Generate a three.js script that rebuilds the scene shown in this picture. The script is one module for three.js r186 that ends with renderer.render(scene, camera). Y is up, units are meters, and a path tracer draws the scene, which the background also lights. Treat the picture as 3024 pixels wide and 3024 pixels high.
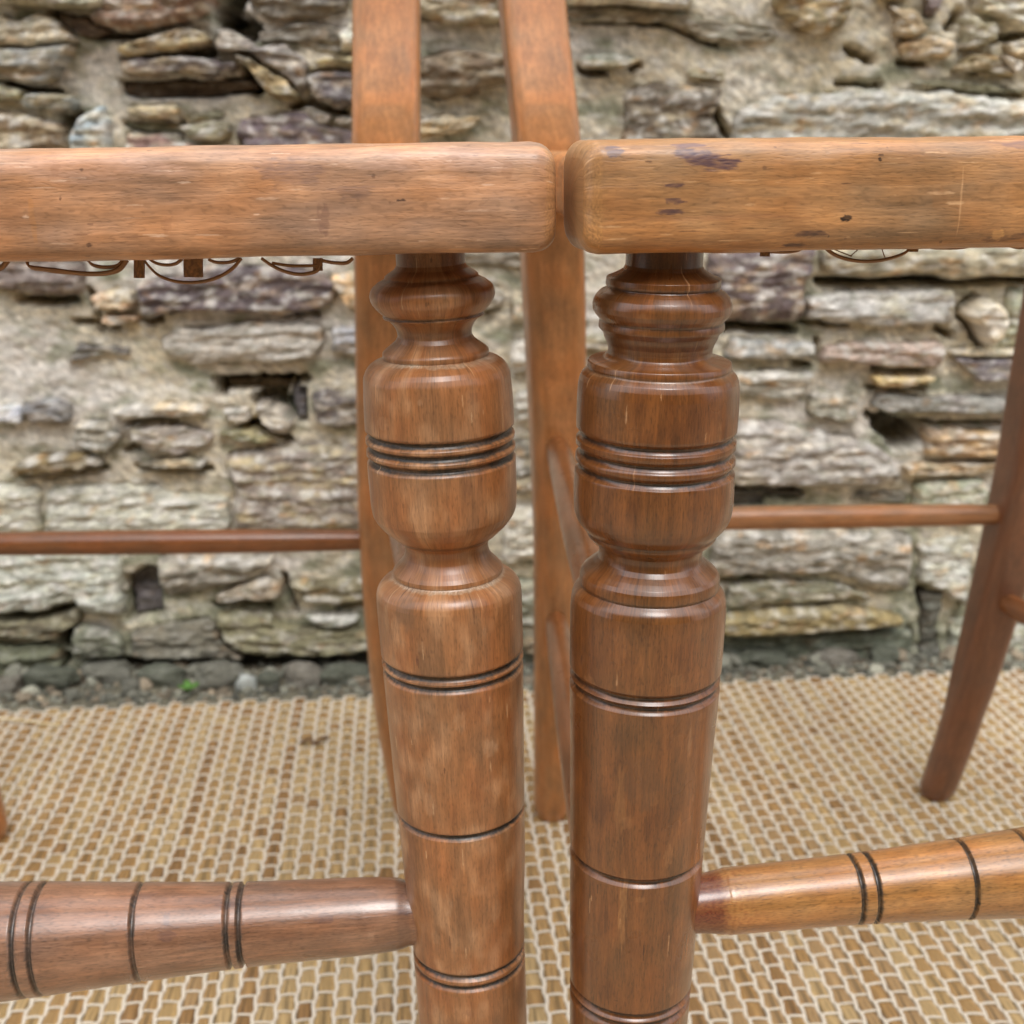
import * as THREE from 'three';
import { ImprovedNoise } from 'three/addons/math/ImprovedNoise.js';
import { mergeGeometries } from 'three/addons/utils/BufferGeometryUtils.js';

// ------------------------------------------------------------------ camera
const scene = new THREE.Scene();
const camera = new THREE.PerspectiveCamera(43.85, 1, 0.02, 40);
camera.position.set(0, 0.46, 0);
camera.rotation.order = 'YXZ';
camera.rotation.set(-16 * Math.PI / 180, 0, -0.4 * Math.PI / 180);
camera.focus = 0.352;
camera.userData.fStop = 19;

// ------------------------------------------------------------------ overcast sky and the soft sun behind it
{
  const w = 256, h = 128, px = new Float32Array(w * h * 4);
  for (let j = 0; j < h; j++) for (let i = 0; i < w; i++) {
    const el = ((j + 0.5) / h - 0.5) * Math.PI, s = Math.sin(el), k = (j * w + i) * 4;
    const l = s > 0 ? 0.7 + 1.4 * s : 0.18;   // overcast: three times brighter overhead than at the horizon
    px[k] = l * 0.965; px[k + 1] = l * 0.995; px[k + 2] = l * 1.06; px[k + 3] = 1;
  }
  const sky = new THREE.DataTexture(px, w, h, THREE.RGBAFormat, THREE.FloatType);
  sky.mapping = THREE.EquirectangularReflectionMapping;
  sky.magFilter = sky.minFilter = THREE.LinearFilter;
  sky.needsUpdate = true;
  scene.background = sky; scene.environment = sky;
}
const sun = new THREE.DirectionalLight(new THREE.Color(1, 0.97, 0.93), 1.5);
sun.position.set(0.35, 2.3, 1.5);
sun.castShadow = true; sun.shadow.radius = 44;
sun.shadow.mapSize.set(2048, 2048);
Object.assign(sun.shadow.camera, { left: -1.6, right: 1.6, top: 1.6, bottom: -1.6, near: 0.1, far: 6 });
scene.add(sun);

const renderer = new THREE.WebGLRenderer({ antialias: true });
renderer.toneMapping = THREE.LinearToneMapping;
renderer.toneMappingExposure = 1.4;
renderer.shadowMap.enabled = true;
renderer.shadowMap.type = THREE.PCFSoftShadowMap;

// ------------------------------------------------------------------ helpers
const V = (x, y, z) => new THREE.Vector3(x, y, z);
const NO = new ImprovedNoise();
const ns = (x, y, z = 0.37) => NO.noise(x + 91.3, y + 47.7, z + 13.1);
const fbm = (x, y, z = 0.37, o = 3) => { let s = 0, a = 1, t = 0; for (let i = 0; i < o; i++) { s += a * ns(x, y, z); t += a; x = x * 2.03 + 7.1; y = y * 2.03 + 3.3; z = z * 2.03 + 1.7; a *= 0.5; } return s / t; };
const sm = (a, b, x) => { x = Math.min(1, Math.max(0, (x - a) / (b - a))); return x * x * (3 - 2 * x); };
const lerp = (a, b, t) => a + (b - a) * t;
let seed = 20240;
const rnd = () => { seed = (seed * 1664525 + 1013904223) >>> 0; return seed / 4294967296; };
const rr = (a, b) => a + (b - a) * rnd();
const rgb = (h) => { const n = parseInt(h, 16); return [n >> 16 & 255, n >> 8 & 255, n & 255]; };
const lin = (c) => { c /= 255; return c <= 0.04045 ? c / 12.92 : Math.pow((c + 0.055) / 1.055, 2.4); };
const names = {};
function numbered(n) { const k = names[n] = (names[n] ?? -1) + 1; return k ? n + '_' + String(k).padStart(3, '0') : n; }
function thing(name, label, category, pos, group) {
  const g = new THREE.Group(); g.name = numbered(name); g.position.copy(pos); g.userData = { label, category };
  if (group) g.userData.group = group;
  scene.add(g); return g;
}
function part(name, geo, mat, parent, label) {
  const m = new THREE.Mesh(geo, mat); m.name = name; m.castShadow = m.receiveShadow = true;
  if (label) m.userData.label = label;
  parent.add(m); return m;
}
function dataTex(w, h, fn, srgb, wrap = THREE.RepeatWrapping) {
  const d = new Uint8Array(w * h * 4), o = [0, 0, 0];
  for (let j = 0; j < h; j++) for (let i = 0; i < w; i++) {
    fn((i + 0.5) / w, (j + 0.5) / h, o); const k = (j * w + i) * 4;
    d[k] = Math.max(0, Math.min(255, o[0])); d[k + 1] = Math.max(0, Math.min(255, o[1])); d[k + 2] = Math.max(0, Math.min(255, o[2])); d[k + 3] = 255;
  }
  const t = new THREE.DataTexture(d, w, h); t.wrapS = t.wrapT = wrap;
  t.magFilter = THREE.LinearFilter; t.minFilter = THREE.LinearMipmapLinearFilter; t.generateMipmaps = true;
  if (srgb) t.colorSpace = THREE.SRGBColorSpace;
  t.needsUpdate = true; return t;
}
// rings of points -> closed skin; u runs along, v round; ends capped
function skin(rings, along, cap = true) {
  const n = rings.length, m = rings[0].length, pos = [], uv = [], idx = [];
  for (let i = 0; i < n; i++) for (let j = 0; j <= m; j++) { const p = rings[i][j % m]; pos.push(p.x, p.y, p.z); uv.push(along[i], j / m); }
  for (let i = 0; i < n - 1; i++) for (let j = 0; j < m; j++) { const a = i * (m + 1) + j, b = a + 1, c = a + m + 1, d = c + 1; idx.push(a, c, b, b, c, d); }
  const g = new THREE.BufferGeometry();
  const close = (i, flip) => {
    const c = V(0, 0, 0); rings[i].forEach((p) => c.add(p)); c.multiplyScalar(1 / m);
    const b0 = pos.length / 3; pos.push(c.x, c.y, c.z); uv.push(along[i], 0.5);
    for (let j = 0; j <= m; j++) { const p = rings[i][j % m]; pos.push(p.x, p.y, p.z); uv.push(along[i], j / m); }
    for (let j = 0; j < m; j++) flip ? idx.push(b0, b0 + 2 + j, b0 + 1 + j) : idx.push(b0, b0 + 1 + j, b0 + 2 + j);
  };
  if (cap) { close(0, false); close(n - 1, true); }
  g.setAttribute('position', new THREE.Float32BufferAttribute(pos, 3));
  g.setAttribute('uv', new THREE.Float32BufferAttribute(uv, 2));
  g.setIndex(idx); g.computeVertexNormals();
  const N = g.attributes.normal;
  for (let i = 0; i < n; i++) {
    const a = i * (m + 1), b = a + m, v = V(N.getX(a) + N.getX(b), N.getY(a) + N.getY(b), N.getZ(a) + N.getZ(b)).normalize();
    N.setXYZ(a, v.x, v.y, v.z); N.setXYZ(b, v.x, v.y, v.z);
  }
  return g;
}
// monotone cubic through [s, r] pairs
function curve(P) {
  const n = P.length, d = [], m = new Array(n);
  for (let i = 0; i < n - 1; i++) d.push((P[i + 1][1] - P[i][1]) / (P[i + 1][0] - P[i][0]));
  m[0] = d[0]; m[n - 1] = d[n - 2];
  for (let i = 1; i < n - 1; i++) m[i] = d[i - 1] * d[i] <= 0 ? 0 : 2 * d[i - 1] * d[i] / (d[i - 1] + d[i]);
  return (s) => {
    if (s <= P[0][0]) return P[0][1];
    if (s >= P[n - 1][0]) return P[n - 1][1];
    let i = 0; while (P[i + 1][0] < s) i++;
    const h = P[i + 1][0] - P[i][0], t = (s - P[i][0]) / h, t2 = t * t, t3 = t2 * t;
    return (2 * t3 - 3 * t2 + 1) * P[i][1] + (t3 - 2 * t2 + t) * h * m[i] + (-2 * t3 + 3 * t2) * P[i + 1][1] + (t3 - t2) * h * m[i + 1];
  };
}
// a piece turned on the lathe: profile in millimetres from A along dir; grooves [s, half width, depth]
function turned(A, dir, profile, grooves = [], seg = 96, step = 1.2) {
  const R = curve(profile), s0 = profile[0][0], s1 = profile[profile.length - 1][0], S = new Set();
  for (let s = s0; s < s1; s += step) S.add(+s.toFixed(3));
  profile.forEach((p) => S.add(p[0])); S.add(s1);
  grooves.forEach(([g, w]) => { for (const f of [-1.5, -1, -0.6, -0.25, 0, 0.25, 0.6, 1, 1.5]) S.add(+(g + f * w).toFixed(3)); });
  const ss = [...S].sort((a, b) => a - b).filter((s, i, a) => !i || s - a[i - 1] > 0.05);
  const D = dir.clone().normalize(), e1 = V(0, 0, -1).addScaledVector(D, D.z).normalize(), e2 = V(0, 0, 0).crossVectors(D, e1);
  const rings = ss.map((s) => {
    let r = R(s);
    for (const [g, w, d] of grooves) { const q = Math.abs(s - g) / w; if (q < 1) r -= d * (1 - q * q); }
    return Array.from({ length: seg }, (_, j) => {
      const a = j / seg * Math.PI * 2, k = (r + 0.05 * ns(Math.cos(a) * 1.3, Math.sin(a) * 1.3, s / 9)) / 1000;
      return A.clone().addScaledVector(D, s / 1000).addScaledVector(e1, Math.cos(a) * k).addScaledVector(e2, Math.sin(a) * k);
    });
  });
  return skin(rings, ss.map((s) => (s - s0) / (s1 - s0)));
}
function between(A, B, pr, grooves, seg = 40, step = 4) {   // pr: [fraction, radius mm]
  const L = A.distanceTo(B) * 1000; return turned(A, B.clone().sub(A), pr.map(([f, r]) => [f * L, r]), grooves, seg, step);
}

// ------------------------------------------------------------------ wood: colour and relief computed along (a) and across (x, y) the grain, in millimetres
function woodPixel(x, y, a, S, W, b1, b2, b3, o) {
  const g1 = ns(x / 5, y / 5, a / 60 + S), g2 = ns(x / 1.2, y / 1.2, a / 22 + S), g3 = ns(x / 0.5, y / 0.5, a / 9 + S * 2);
  const po = sm(0.12, 0.5, ns(x / 0.36, y / 0.36, a / 1.7 + S * 3));
  const k = 1 + W.grain * (0.12 * g1 + 0.13 * g2 + 0.12 * g3) - W.pore * po + 0.14 * b2 + 0.1 * b1 + W.grain * 0.16 * ns(x / 0.2, y / 0.2, a / 3.4 + S * 5);
  let r = W.base[0] * k, g = W.base[1] * k, b = W.base[2] * k;
  const hue = 0.12 * b1 + 0.06 * b3; r *= 1 + hue; b *= 1 - hue * 1.6;
  const t1 = sm(-0.05, 0.4, b2) * W.wear; r = lerp(r, W.wearc[0] * k, t1); g = lerp(g, W.wearc[1] * k, t1); b = lerp(b, W.wearc[2] * k, t1);
  const t2 = sm(-0.02, 0.42, b3 * 0.5 + b1 * 0.7) * W.stain; r = lerp(r, W.stainc[0] * k, t2); g = lerp(g, W.stainc[1] * k, t2); b = lerp(b, W.stainc[2] * k, t2);
  o[0] = r; o[1] = g; o[2] = b; o[3] = 150 + 50 * g2 + 45 * g3 - 70 * po;
}
// marks: [kind, along mm, round mm from the front, half length, half width, hex, strength]
function woodTextures(w, h, len, circ, S, W, marks = [], bands = [], round = true) {
  const rad = circ / Math.PI / 2, bump = new Uint8Array(w * h * 4), rough = new Uint8Array(w * h * 4), o = [0, 0, 0, 0];
  const MK = marks.map((m) => ({ a: m[0], c: m[1], la: m[2], lc: m[3], col: rgb(m[4]), k: m[5] }));
  const BD = bands.map((m) => ({ a: m[0], w: m[1], col: rgb(m[2]), k: m[3] }));
  const cw = Math.ceil(w / 8), ch = Math.ceil(h / 8), slow = new Float32Array((cw + 1) * (ch + 1) * 4);   // the broad mottling, on a coarse lattice
  for (let j = 0; j <= ch; j++) for (let i = 0; i <= cw; i++) {
    const a = i / cw * len, th = j / ch * Math.PI * 2, c = (j / ch - 0.5) * circ, x = round ? Math.cos(th) * rad : c * 0.8 + 2.3, y = round ? Math.sin(th) * rad : c * 0.6 + 7.9, k = (j * (cw + 1) + i) * 4;
    slow[k] = fbm(x / 16 + S, y / 16, a / 30 + S, 3); slow[k + 1] = fbm(x / 7.3, y / 7.3 + S, a / 12 + S * 1.7, 3); slow[k + 2] = fbm(x / 4.7 + S, y / 4.7, a / 15 + S * 0.3, 3);
    slow[k + 3] = 30 * fbm(x / 10 + S, y / 10, a / 14 + 2.2, 2) + 30 * sm(0.05, 0.4, fbm(x / 5, y / 5 + S, a / 8 + S, 2));
  }
  const B = [0, 0, 0, 0];
  let idx = 0, row = -1, near = [];
  const map = dataTex(w, h, (u, v, out) => {
    const a = u * len, th = v * Math.PI * 2, c = (v - 0.5) * circ;
    if (row !== v) { row = v; near = MK.filter((q) => Math.abs(c - q.c) < q.lc * 1.6); }
    const fi = u * cw, fj = v * ch, i0 = Math.min(cw - 1, fi | 0), j0 = Math.min(ch - 1, fj | 0), tx = fi - i0, ty = fj - j0, k0 = (j0 * (cw + 1) + i0) * 4, k1 = k0 + (cw + 1) * 4;
    for (let n = 0; n < 4; n++) B[n] = lerp(lerp(slow[k0 + n], slow[k0 + 4 + n], tx), lerp(slow[k1 + n], slow[k1 + 4 + n], tx), ty);
    if (round) woodPixel(Math.cos(th) * rad, Math.sin(th) * rad, a, S, W, B[0], B[1], B[2], o); else woodPixel(c * 0.8 + 2.3, c * 0.6 + 7.9, a, S, W, B[0], B[1], B[2], o);
    let bh = o[3], ro = W.rough + B[3];
    for (const q of BD) {
      if (Math.abs(a - q.a) > q.w * 2.2 + 0.6) continue;
      const d = Math.abs(a - q.a + 0.5 * ns(th * 2.2, q.a) + 0.25 * ns(th * 12, q.a)) / q.w;
      if (d < 2.2) { const t = q.k * (0.72 + 0.5 * ns(th * 1.7, q.a * 0.3, 3)) * (sm(1, 0.6, d) + 0.35 * sm(2.2, 1, d) * sm(-0.1, 0.35, ns(c / 1.2, a / 1.2, q.a))); for (let i = 0; i < 3; i++) o[i] = lerp(o[i], q.col[i] * (1 + 0.5 * ns(c / 0.6, a / 0.4, 5)), Math.min(1, t)); if (q.k > 0.65) ro += 70 * Math.min(1, t); if (q.w < 2) bh += 60 * t * ns(c / 0.5, a / 0.35, 8); }
    }
    for (const q of near) {
      const da = (a - q.a) / q.la, dc = (c - q.c) / q.lc; if (Math.abs(da) > 1.6 || Math.abs(dc) > 1.6) continue;
      const d = Math.hypot(da, dc) + 0.75 * fbm(a / (q.la * 0.55) + q.a, c / (q.lc * 0.55), S, 3), t = q.k * sm(1, 0.62, d) * (0.75 + 0.5 * ns(a / 2.2, c / 0.5, q.a));
      if (t > 0) for (let i = 0; i < 3; i++) o[i] = lerp(o[i], q.col[i], Math.min(1, t));
    }
    out[0] = o[0]; out[1] = o[1]; out[2] = o[2];
    bump[idx] = bump[idx + 1] = bump[idx + 2] = Math.max(0, Math.min(255, bh)); bump[idx + 3] = 255;
    rough[idx] = rough[idx + 1] = rough[idx + 2] = Math.max(0, Math.min(255, ro)); rough[idx + 3] = 255; idx += 4;
  }, true);
  const mk = (d) => { const t = new THREE.DataTexture(d, w, h); t.wrapS = t.wrapT = THREE.RepeatWrapping; t.magFilter = THREE.LinearFilter; t.minFilter = THREE.LinearMipmapLinearFilter; t.generateMipmaps = true; t.needsUpdate = true; return t; };
  return new THREE.MeshPhysicalMaterial({ map, bumpMap: mk(bump), bumpScale: W.relief ?? 0.00012, roughnessMap: mk(rough), roughness: 1, metalness: 0, clearcoat: W.coat ?? 0.25, clearcoatRoughness: W.gloss ?? 0.2, specularIntensity: 0.55 });
}
const scratches = (n, len, circ, hex, k = 0.5) => Array.from({ length: n }, () => [rr(0, len), rr(-0.5, 0.5) * circ * 0.7, rr(0.8, 4.5), rr(0.12, 0.3), hex, k * rr(0.5, 1)]);
const blots = (n, len, circ, hex, k, s = 1) => Array.from({ length: n }, () => [rr(0, len), rr(-0.5, 0.5) * circ * 0.7, s * rr(1, 5), s * rr(0.7, 3), hex, k * rr(0.5, 1)]);
// traced stones: [colour, second colour, proud mm, mix, outline u, y in mm on the wall ...]; open joints: [half width, depth, path ...]
const TRACED = [
  [130, 108, 72, 150, 150, 145, 16, 0.45, -418, 539, -385, 539, -361, 541, -347, 542, -350, 533, -358, 524, -365, 513, -375, 509, -394, 511, -421, 517],
  [212, 202, 180, 190, 176, 150, 11, 0.3, -415, 564, -400, 564, -390, 560, -377, 565, -365, 563, -356, 557, -351, 551, -345, 545, -347, 542, -361, 541, -385, 539, -418, 538],
  [138, 134, 112, 165, 160, 135, 20, 0.4, -412, 587, -314, 587, -316, 566, -339, 566, -368, 568, -414, 572],
  [84, 68, 56, 110, 96, 84, 4, 0.3, -362, 565, -335, 564, -332, 557, -318, 551, -333, 547, -345, 547, -354, 555],
  [206, 200, 200, 150, 122, 104, 20, 0.5, -332, 559, -322, 567, -314, 587, -229, 587, -236, 567, -252, 558, -268, 554, -286, 552, -303, 550, -313, 552, -323, 555],
  [150, 130, 108, 196, 178, 138, 14, 0.5, -314, 537, -303, 543, -282, 549, -262, 554, -251, 555, -242, 548, -237, 543, -242, 540, -257, 536, -270, 534, -287, 533, -307, 530, -314, 533],
  [132, 114, 88, 98, 88, 86, 15, 0.5, -312, 530, -283, 531, -262, 533, -240, 530, -219, 527, -222, 518, -241, 516, -267, 518, -289, 516, -310, 517],
  [76, 62, 48, 90, 76, 62, -4, 0.3, -316, 515, -289, 514, -267, 516, -242, 514, -221, 516, -205, 514, -205, 507, -219, 504, -243, 501, -273, 500, -303, 501, -313, 504],
  [182, 158, 112, 150, 132, 96, 14, 0.4, -222, 535, -208, 533, -194, 522, -179, 511, -168, 499, -176, 494, -188, 498, -198, 506, -205, 517, -215, 526],
  [182, 172, 160, 150, 142, 136, 11, 0.5, -236, 553, -224, 552, -211, 543, -202, 539, -183, 541, -170, 534, -163, 524, -163, 506, -168, 503, -179, 513, -194, 525, -208, 534, -223, 535, -236, 535],
  [116, 108, 96, 140, 134, 122, 3, 0.4, -204, 550, -188, 552, -171, 558, -145, 558, -127, 554, -129, 536, -138, 532, -159, 535, -171, 541, -184, 544, -200, 543],
  [100, 88, 70, 140, 134, 124, 8, 0.4, -207, 587, -122, 586, -130, 567, -149, 561, -177, 557, -196, 560, -207, 571],
  [212, 206, 190, 255, 255, 237, 12, 0.2, -137, 549, -125, 558, -116, 550, -116, 534, -135, 534],
  [138, 120, 102, 104, 96, 96, 15, 0.5, -164, 517, -155, 520, -128, 521, -117, 514, -118, 495, -141, 490, -153, 495, -161, 501],
  [158, 150, 114, 186, 168, 122, 10, 0.5, -160, 527, -146, 531, -116, 533, -117, 521, -144, 523, -162, 520],
  [126, 124, 104, 157, 155, 130, 2, 0.4, -267, 489, -235, 491, -233, 485, -253, 483, -266, 483],
  [150, 128, 100, 122, 108, 112, 9, 0.6, -223, 482, -205, 488, -183, 489, -165, 491, -162, 483, -140, 477, -118, 472, -119, 456, -176, 452, -216, 452, -225, 471],
  [200, 196, 196, 250, 245, 245, 10, 0.2, -161, 487, -153, 489, -145, 486, -147, 480, -157, 480],
  [196, 192, 188, 245, 240, 235, 8, 0.2, -143, 484, -135, 486, -127, 483, -130, 478, -140, 478],
  [158, 156, 132, 197, 195, 165, 9, 0.4, -421, 516, -396, 509, -389, 506, -395, 499, -423, 498],
  [176, 162, 126, 160, 164, 160, 12, 0.5, -388, 505, -367, 505, -350, 503, -350, 493, -365, 489, -392, 492, -395, 497],
  [184, 170, 144, 140, 118, 92, 9, 0.5, -423, 494, -390, 490, -371, 484, -362, 475, -360, 453, -428, 454],
  [204, 204, 194, 180, 196, 204, 16, 0.4, -347, 488, -329, 497, -324, 483, -326, 453, -358, 453, -357, 473],
  [182, 168, 138, 227, 210, 172, 9, 0.5, -310, 494, -286, 496, -267, 496, -270, 482, -287, 483, -305, 485],
  [104, 104, 84, 130, 130, 105, -2, 0.4, -318, 482, -270, 481, -270, 473, -301, 474, -313, 478],
  [198, 190, 164, 150, 120, 110, 10, 0.4, -315, 473, -301, 476, -275, 468, -246, 459, -246, 448, -317, 449],
  [190, 184, 158, 140, 134, 110, 9, 0.5, -269, 480, -244, 482, -227, 483, -227, 473, -239, 464, -264, 468],
  [150, 140, 118, 187, 175, 147, 12, 0.4, -80, 586, 3, 586, 0, 556, -34, 552, -56, 554, -81, 564],
  [104, 88, 72, 140, 124, 100, 16, 0.4, -82, 526, -69, 531, -50, 536, -28, 537, -4, 532, 6, 530, 4, 511, -29, 502, -51, 496, -72, 500, -83, 510],
  [200, 168, 116, 210, 196, 170, 10, 0.4, -79, 481, -51, 487, -23, 484, -29, 476, -52, 469, -79, 469],
  [192, 190, 178, 240, 237, 222, 20, 0.4, 34, 586, 124, 585, 150, 573, 142, 565, 120, 566, 86, 569, 65, 568, 39, 569],
  [124, 112, 92, 150, 144, 126, 5, 0.5, 43, 564, 83, 568, 118, 565, 137, 561, 152, 563, 168, 559, 199, 553, 220, 550, 220, 543, 208, 539, 195, 539, 172, 540, 156, 544, 142, 553, 125, 556, 86, 556, 47, 556],
  [178, 154, 114, 160, 166, 150, 11, 0.5, 57, 530, 86, 533, 108, 528, 97, 522, 80, 519, 57, 521],
  [158, 146, 122, 112, 100, 86, 9, 0.6, 94, 505, 119, 512, 146, 510, 174, 506, 175, 496, 169, 485, 177, 468, 177, 449, 88, 450, 93, 480],
  [158, 152, 130, 197, 190, 162, 7, 0.5, 146, 522, 178, 519, 176, 510, 148, 512],
  [176, 162, 132, 196, 194, 184, 14, 0.55, 184, 475, 187, 488, 199, 494, 216, 500, 254, 502, 302, 504, 351, 503, 391, 499, 441, 491, 445, 448, 187, 449],
  [172, 146, 98, 146, 132, 100, 15, 0.5, 212, 585, 278, 585, 276, 561, 268, 548, 253, 545, 233, 551, 217, 562],
  [100, 88, 86, 125, 110, 107, 6, 0.3, 334, 585, 353, 585, 349, 563, 339, 556],
  [146, 126, 96, 182, 157, 120, 10, 0.4, 305, 571, 323, 567, 334, 556, 341, 548, 323, 540, 312, 546, 315, 559],
  [172, 150, 118, 215, 187, 147, 9, 0.4, 317, 539, 347, 547, 365, 539, 360, 528, 324, 527],
  [184, 182, 160, 160, 150, 120, 10, 0.5, 367, 562, 399, 552, 399, 540, 370, 532],
  [172, 150, 114, 130, 114, 80, 10, 0.5, 373, 529, 396, 532, 416, 511, 385, 515, 361, 517],
  [206, 202, 198, 255, 252, 247, 12, 0.2, 399, 531, 421, 523, 414, 514],
  [188, 174, 148, 235, 217, 185, 10, 0.4, 404, 540, 435, 539, 437, 528, 408, 530],
  [112, 110, 88, 150, 146, 120, 5, 0.5, 326, 509, 356, 512, 399, 506, 426, 500, 391, 500, 356, 504],
  [168, 162, 142, 210, 202, 177, 9, 0.5, 370, 585, 424, 584, 426, 548, 407, 554, 380, 564],
  [178, 166, 134, 222, 207, 167, 8, 0.5, 292, 585, 329, 585, 319, 570, 304, 573, 295, 576],
  [112, 100, 100, 134, 120, 112, 12, 0.4, -438, 370, -358, 371, -356, 352, -363, 342, -393, 342, -424, 347, -440, 350],
  [196, 152, 118, 206, 190, 160, 14, 0.5, -353, 344, -332, 349, -317, 345, -315, 335, -322, 329, -351, 330],
  [190, 164, 138, 237, 205, 172, 12, 0.4, -346, 325, -320, 327, -315, 321, -335, 317, -346, 319],
  [160, 134, 112, 108, 96, 98, 13, 0.65, -315, 353, -284, 358, -243, 368, -199, 366, -159, 361, -146, 352, -151, 334, -165, 326, -199, 323, -241, 327, -282, 328, -300, 323, -314, 322, -314, 333],
  [204, 172, 132, 255, 215, 165, 10, 0.4, -153, 358, -123, 363, -124, 325, -141, 330, -147, 345],
  [152, 146, 140, 190, 182, 170, 9, 0.6, -302, 304, -286, 315, -256, 315, -219, 321, -174, 317, -160, 313, -159, 302, -169, 286, -208, 280, -228, 284, -276, 281, -294, 290],
  [158, 158, 164, 190, 192, 200, 9, 0.5, -155, 313, -124, 317, -126, 287, -154, 291],
  [156, 150, 142, 120, 116, 112, 5, 0.5, -371, 301, -325, 297, -325, 291, -357, 291, -383, 282, -375, 293],
  [112, 98, 80, 140, 122, 100, -20, 0.4, -251, 265, -194, 263, -194, 253, -221, 258, -250, 258],
  [88, 84, 86, 110, 105, 107, -6, 0.3, -191, 262, -179, 260, -179, 230, -188, 230],
  [208, 204, 198, 150, 146, 140, 8, 0.3, -251, 244, -228, 246, -226, 233, -241, 229, -248, 234],
  [206, 200, 188, 140, 130, 118, 12, 0.4, -225, 245, -214, 249, -202, 245, -188, 236, -196, 219, -211, 227, -221, 234],
  [124, 114, 104, 104, 96, 94, 9, 0.4, -174, 257, -157, 261, -127, 258, -128, 227, -151, 225, -170, 229, -174, 242],
  [118, 108, 100, 140, 140, 142, 9, 0.5, -421, 251, -397, 254, -381, 248, -381, 235, -387, 231, -404, 232, -417, 231, -423, 243],
  [190, 194, 204, 237, 242, 255, 10, 0.3, -452, 249, -426, 250, -420, 233, -454, 232],
  [196, 176, 142, 204, 198, 188, 13, 0.5, -346, 245, -325, 249, -286, 249, -261, 246, -264, 238, -312, 238, -337, 235],
  [144, 138, 124, 176, 166, 158, 9, 0.5, -331, 230, -287, 231, -258, 223, -263, 212, -282, 206, -292, 201, -310, 205, -326, 211, -332, 220],
  [150, 142, 100, 120, 116, 84, 8, 0.4, -258, 223, -230, 226, -207, 218, -217, 212, -244, 216],
  [196, 188, 176, 150, 146, 134, 9, 0.4, -380, 234, -353, 235, -337, 220, -353, 205, -362, 205, -382, 213],
  [140, 138, 140, 140, 120, 80, 13, 0.5, -437, 196, -420, 204, -378, 207, -360, 203, -356, 195, -404, 188, -436, 187],
  [176, 156, 122, 120, 112, 96, 12, 0.4, -327, 197, -289, 202, -267, 198, -269, 192, -297, 193, -323, 193],
  [172, 158, 118, 150, 138, 128, 11, 0.6, -252, 203, -220, 209, -179, 214, -129, 207, -132, 133, -194, 126, -247, 127, -247, 178, -253, 191],
  [158, 160, 142, 196, 194, 180, 7, 0.6, -412, 176, -363, 178, -319, 177, -292, 170, -250, 166, -251, 132, -298, 128, -417, 127],
  [178, 176, 156, 206, 204, 188, 8, 0.6, -461, 180, -414, 176, -419, 128, -468, 120],
  [156, 156, 134, 190, 192, 180, 9, 0.6, -468, 120, -408, 119, -350, 114, -352, 54, -385, 57, -390, 67, -412, 66, -423, 58, -475, 57],
  [84, 82, 86, 112, 106, 108, -12, 0.4, -350, 88, -322, 99, -320, 82, -318, 51, -348, 48],
  [92, 86, 70, 128, 122, 98, 9, 0.5, -476, 52, -421, 54, -390, 65, -388, 51, -406, 42, -412, 32, -478, 30],
  [116, 118, 114, 140, 142, 122, 9, 0.5, -400, 47, -382, 47, -361, 37, -355, 28, -357, 13, -401, 11, -402, 33],
  [84, 88, 70, 112, 114, 92, 8, 0.5, -479, 28, -413, 29, -410, 14, -418, -11, -484, -17],
  [116, 110, 96, 140, 134, 104, 10, 0.6, -269, 58, -222, 59, -218, 46, -188, 40, -130, 39, -131, 15, -242, 13, -262, 26, -271, 43],
  [140, 130, 112, 170, 156, 136, 10, 0.5, -269, 73, -226, 90, -209, 85, -209, 71, -224, 66, -242, 69, -270, 64],
  [168, 158, 116, 130, 120, 92, 11, 0.6, -203, 86, -129, 85, -129, 67, -165, 61, -187, 65, -192, 76],
  [184, 178, 168, 150, 144, 132, 8, 0.6, -318, 111, -210, 111, -224, 91, -269, 78, -315, 71, -318, 88],
  [156, 162, 146, 200, 202, 190, 10, 0.5, -192, 54, -135, 53, -153, 41, -173, 41],
  [100, 96, 84, 124, 120, 106, 8, 0.5, -348, 42, -272, 51, -264, 24, -243, 11, -350, 11],
  [62, 60, 50, 80, 78, 66, -8, 0.4, -375, 7, -244, 9, -134, 9, -135, -4, -244, -4, -376, 0],
  [150, 140, 120, 187, 175, 150, 9, 0.5, -1, 337, 22, 339, 25, 319, 1, 316],
  [186, 180, 170, 232, 225, 212, 9, 0.5, -1, 301, 24, 302, 25, 273, 0, 271],
  [150, 146, 136, 187, 182, 170, 9, 0.5, 3, 256, 21, 259, 22, 230, 3, 228],
  [158, 148, 124, 110, 104, 92, 9, 0.5, 1, 211, 26, 213, 26, 163, 0, 161],
  [182, 178, 166, 227, 222, 207, 9, 0.5, -8, 151, 28, 153, 28, 98, -10, 95],
  [132, 132, 116, 165, 165, 145, 9, 0.5, 2, 83, 31, 83, 31, 36, -1, 36],
  [186, 158, 122, 116, 102, 102, 13, 0.6, 166, 378, 259, 378, 258, 360, 251, 346, 253, 325, 250, 314, 213, 313, 168, 315],
  [196, 182, 152, 170, 162, 140, 16, 0.55, 263, 378, 306, 378, 453, 377, 456, 350, 406, 351, 378, 348, 356, 354, 329, 352, 304, 350, 281, 352, 265, 356, 262, 364],
  [172, 172, 156, 196, 192, 186, 11, 0.6, 252, 336, 275, 340, 318, 341, 383, 342, 385, 329, 377, 324, 386, 313, 370, 309, 311, 308, 265, 315, 253, 315],
  [214, 200, 174, 232, 222, 206, 24, 0.4, 407, 335, 422, 325, 426, 314, 422, 299, 414, 291, 406, 300, 398, 314, 387, 319, 394, 326],
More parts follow.
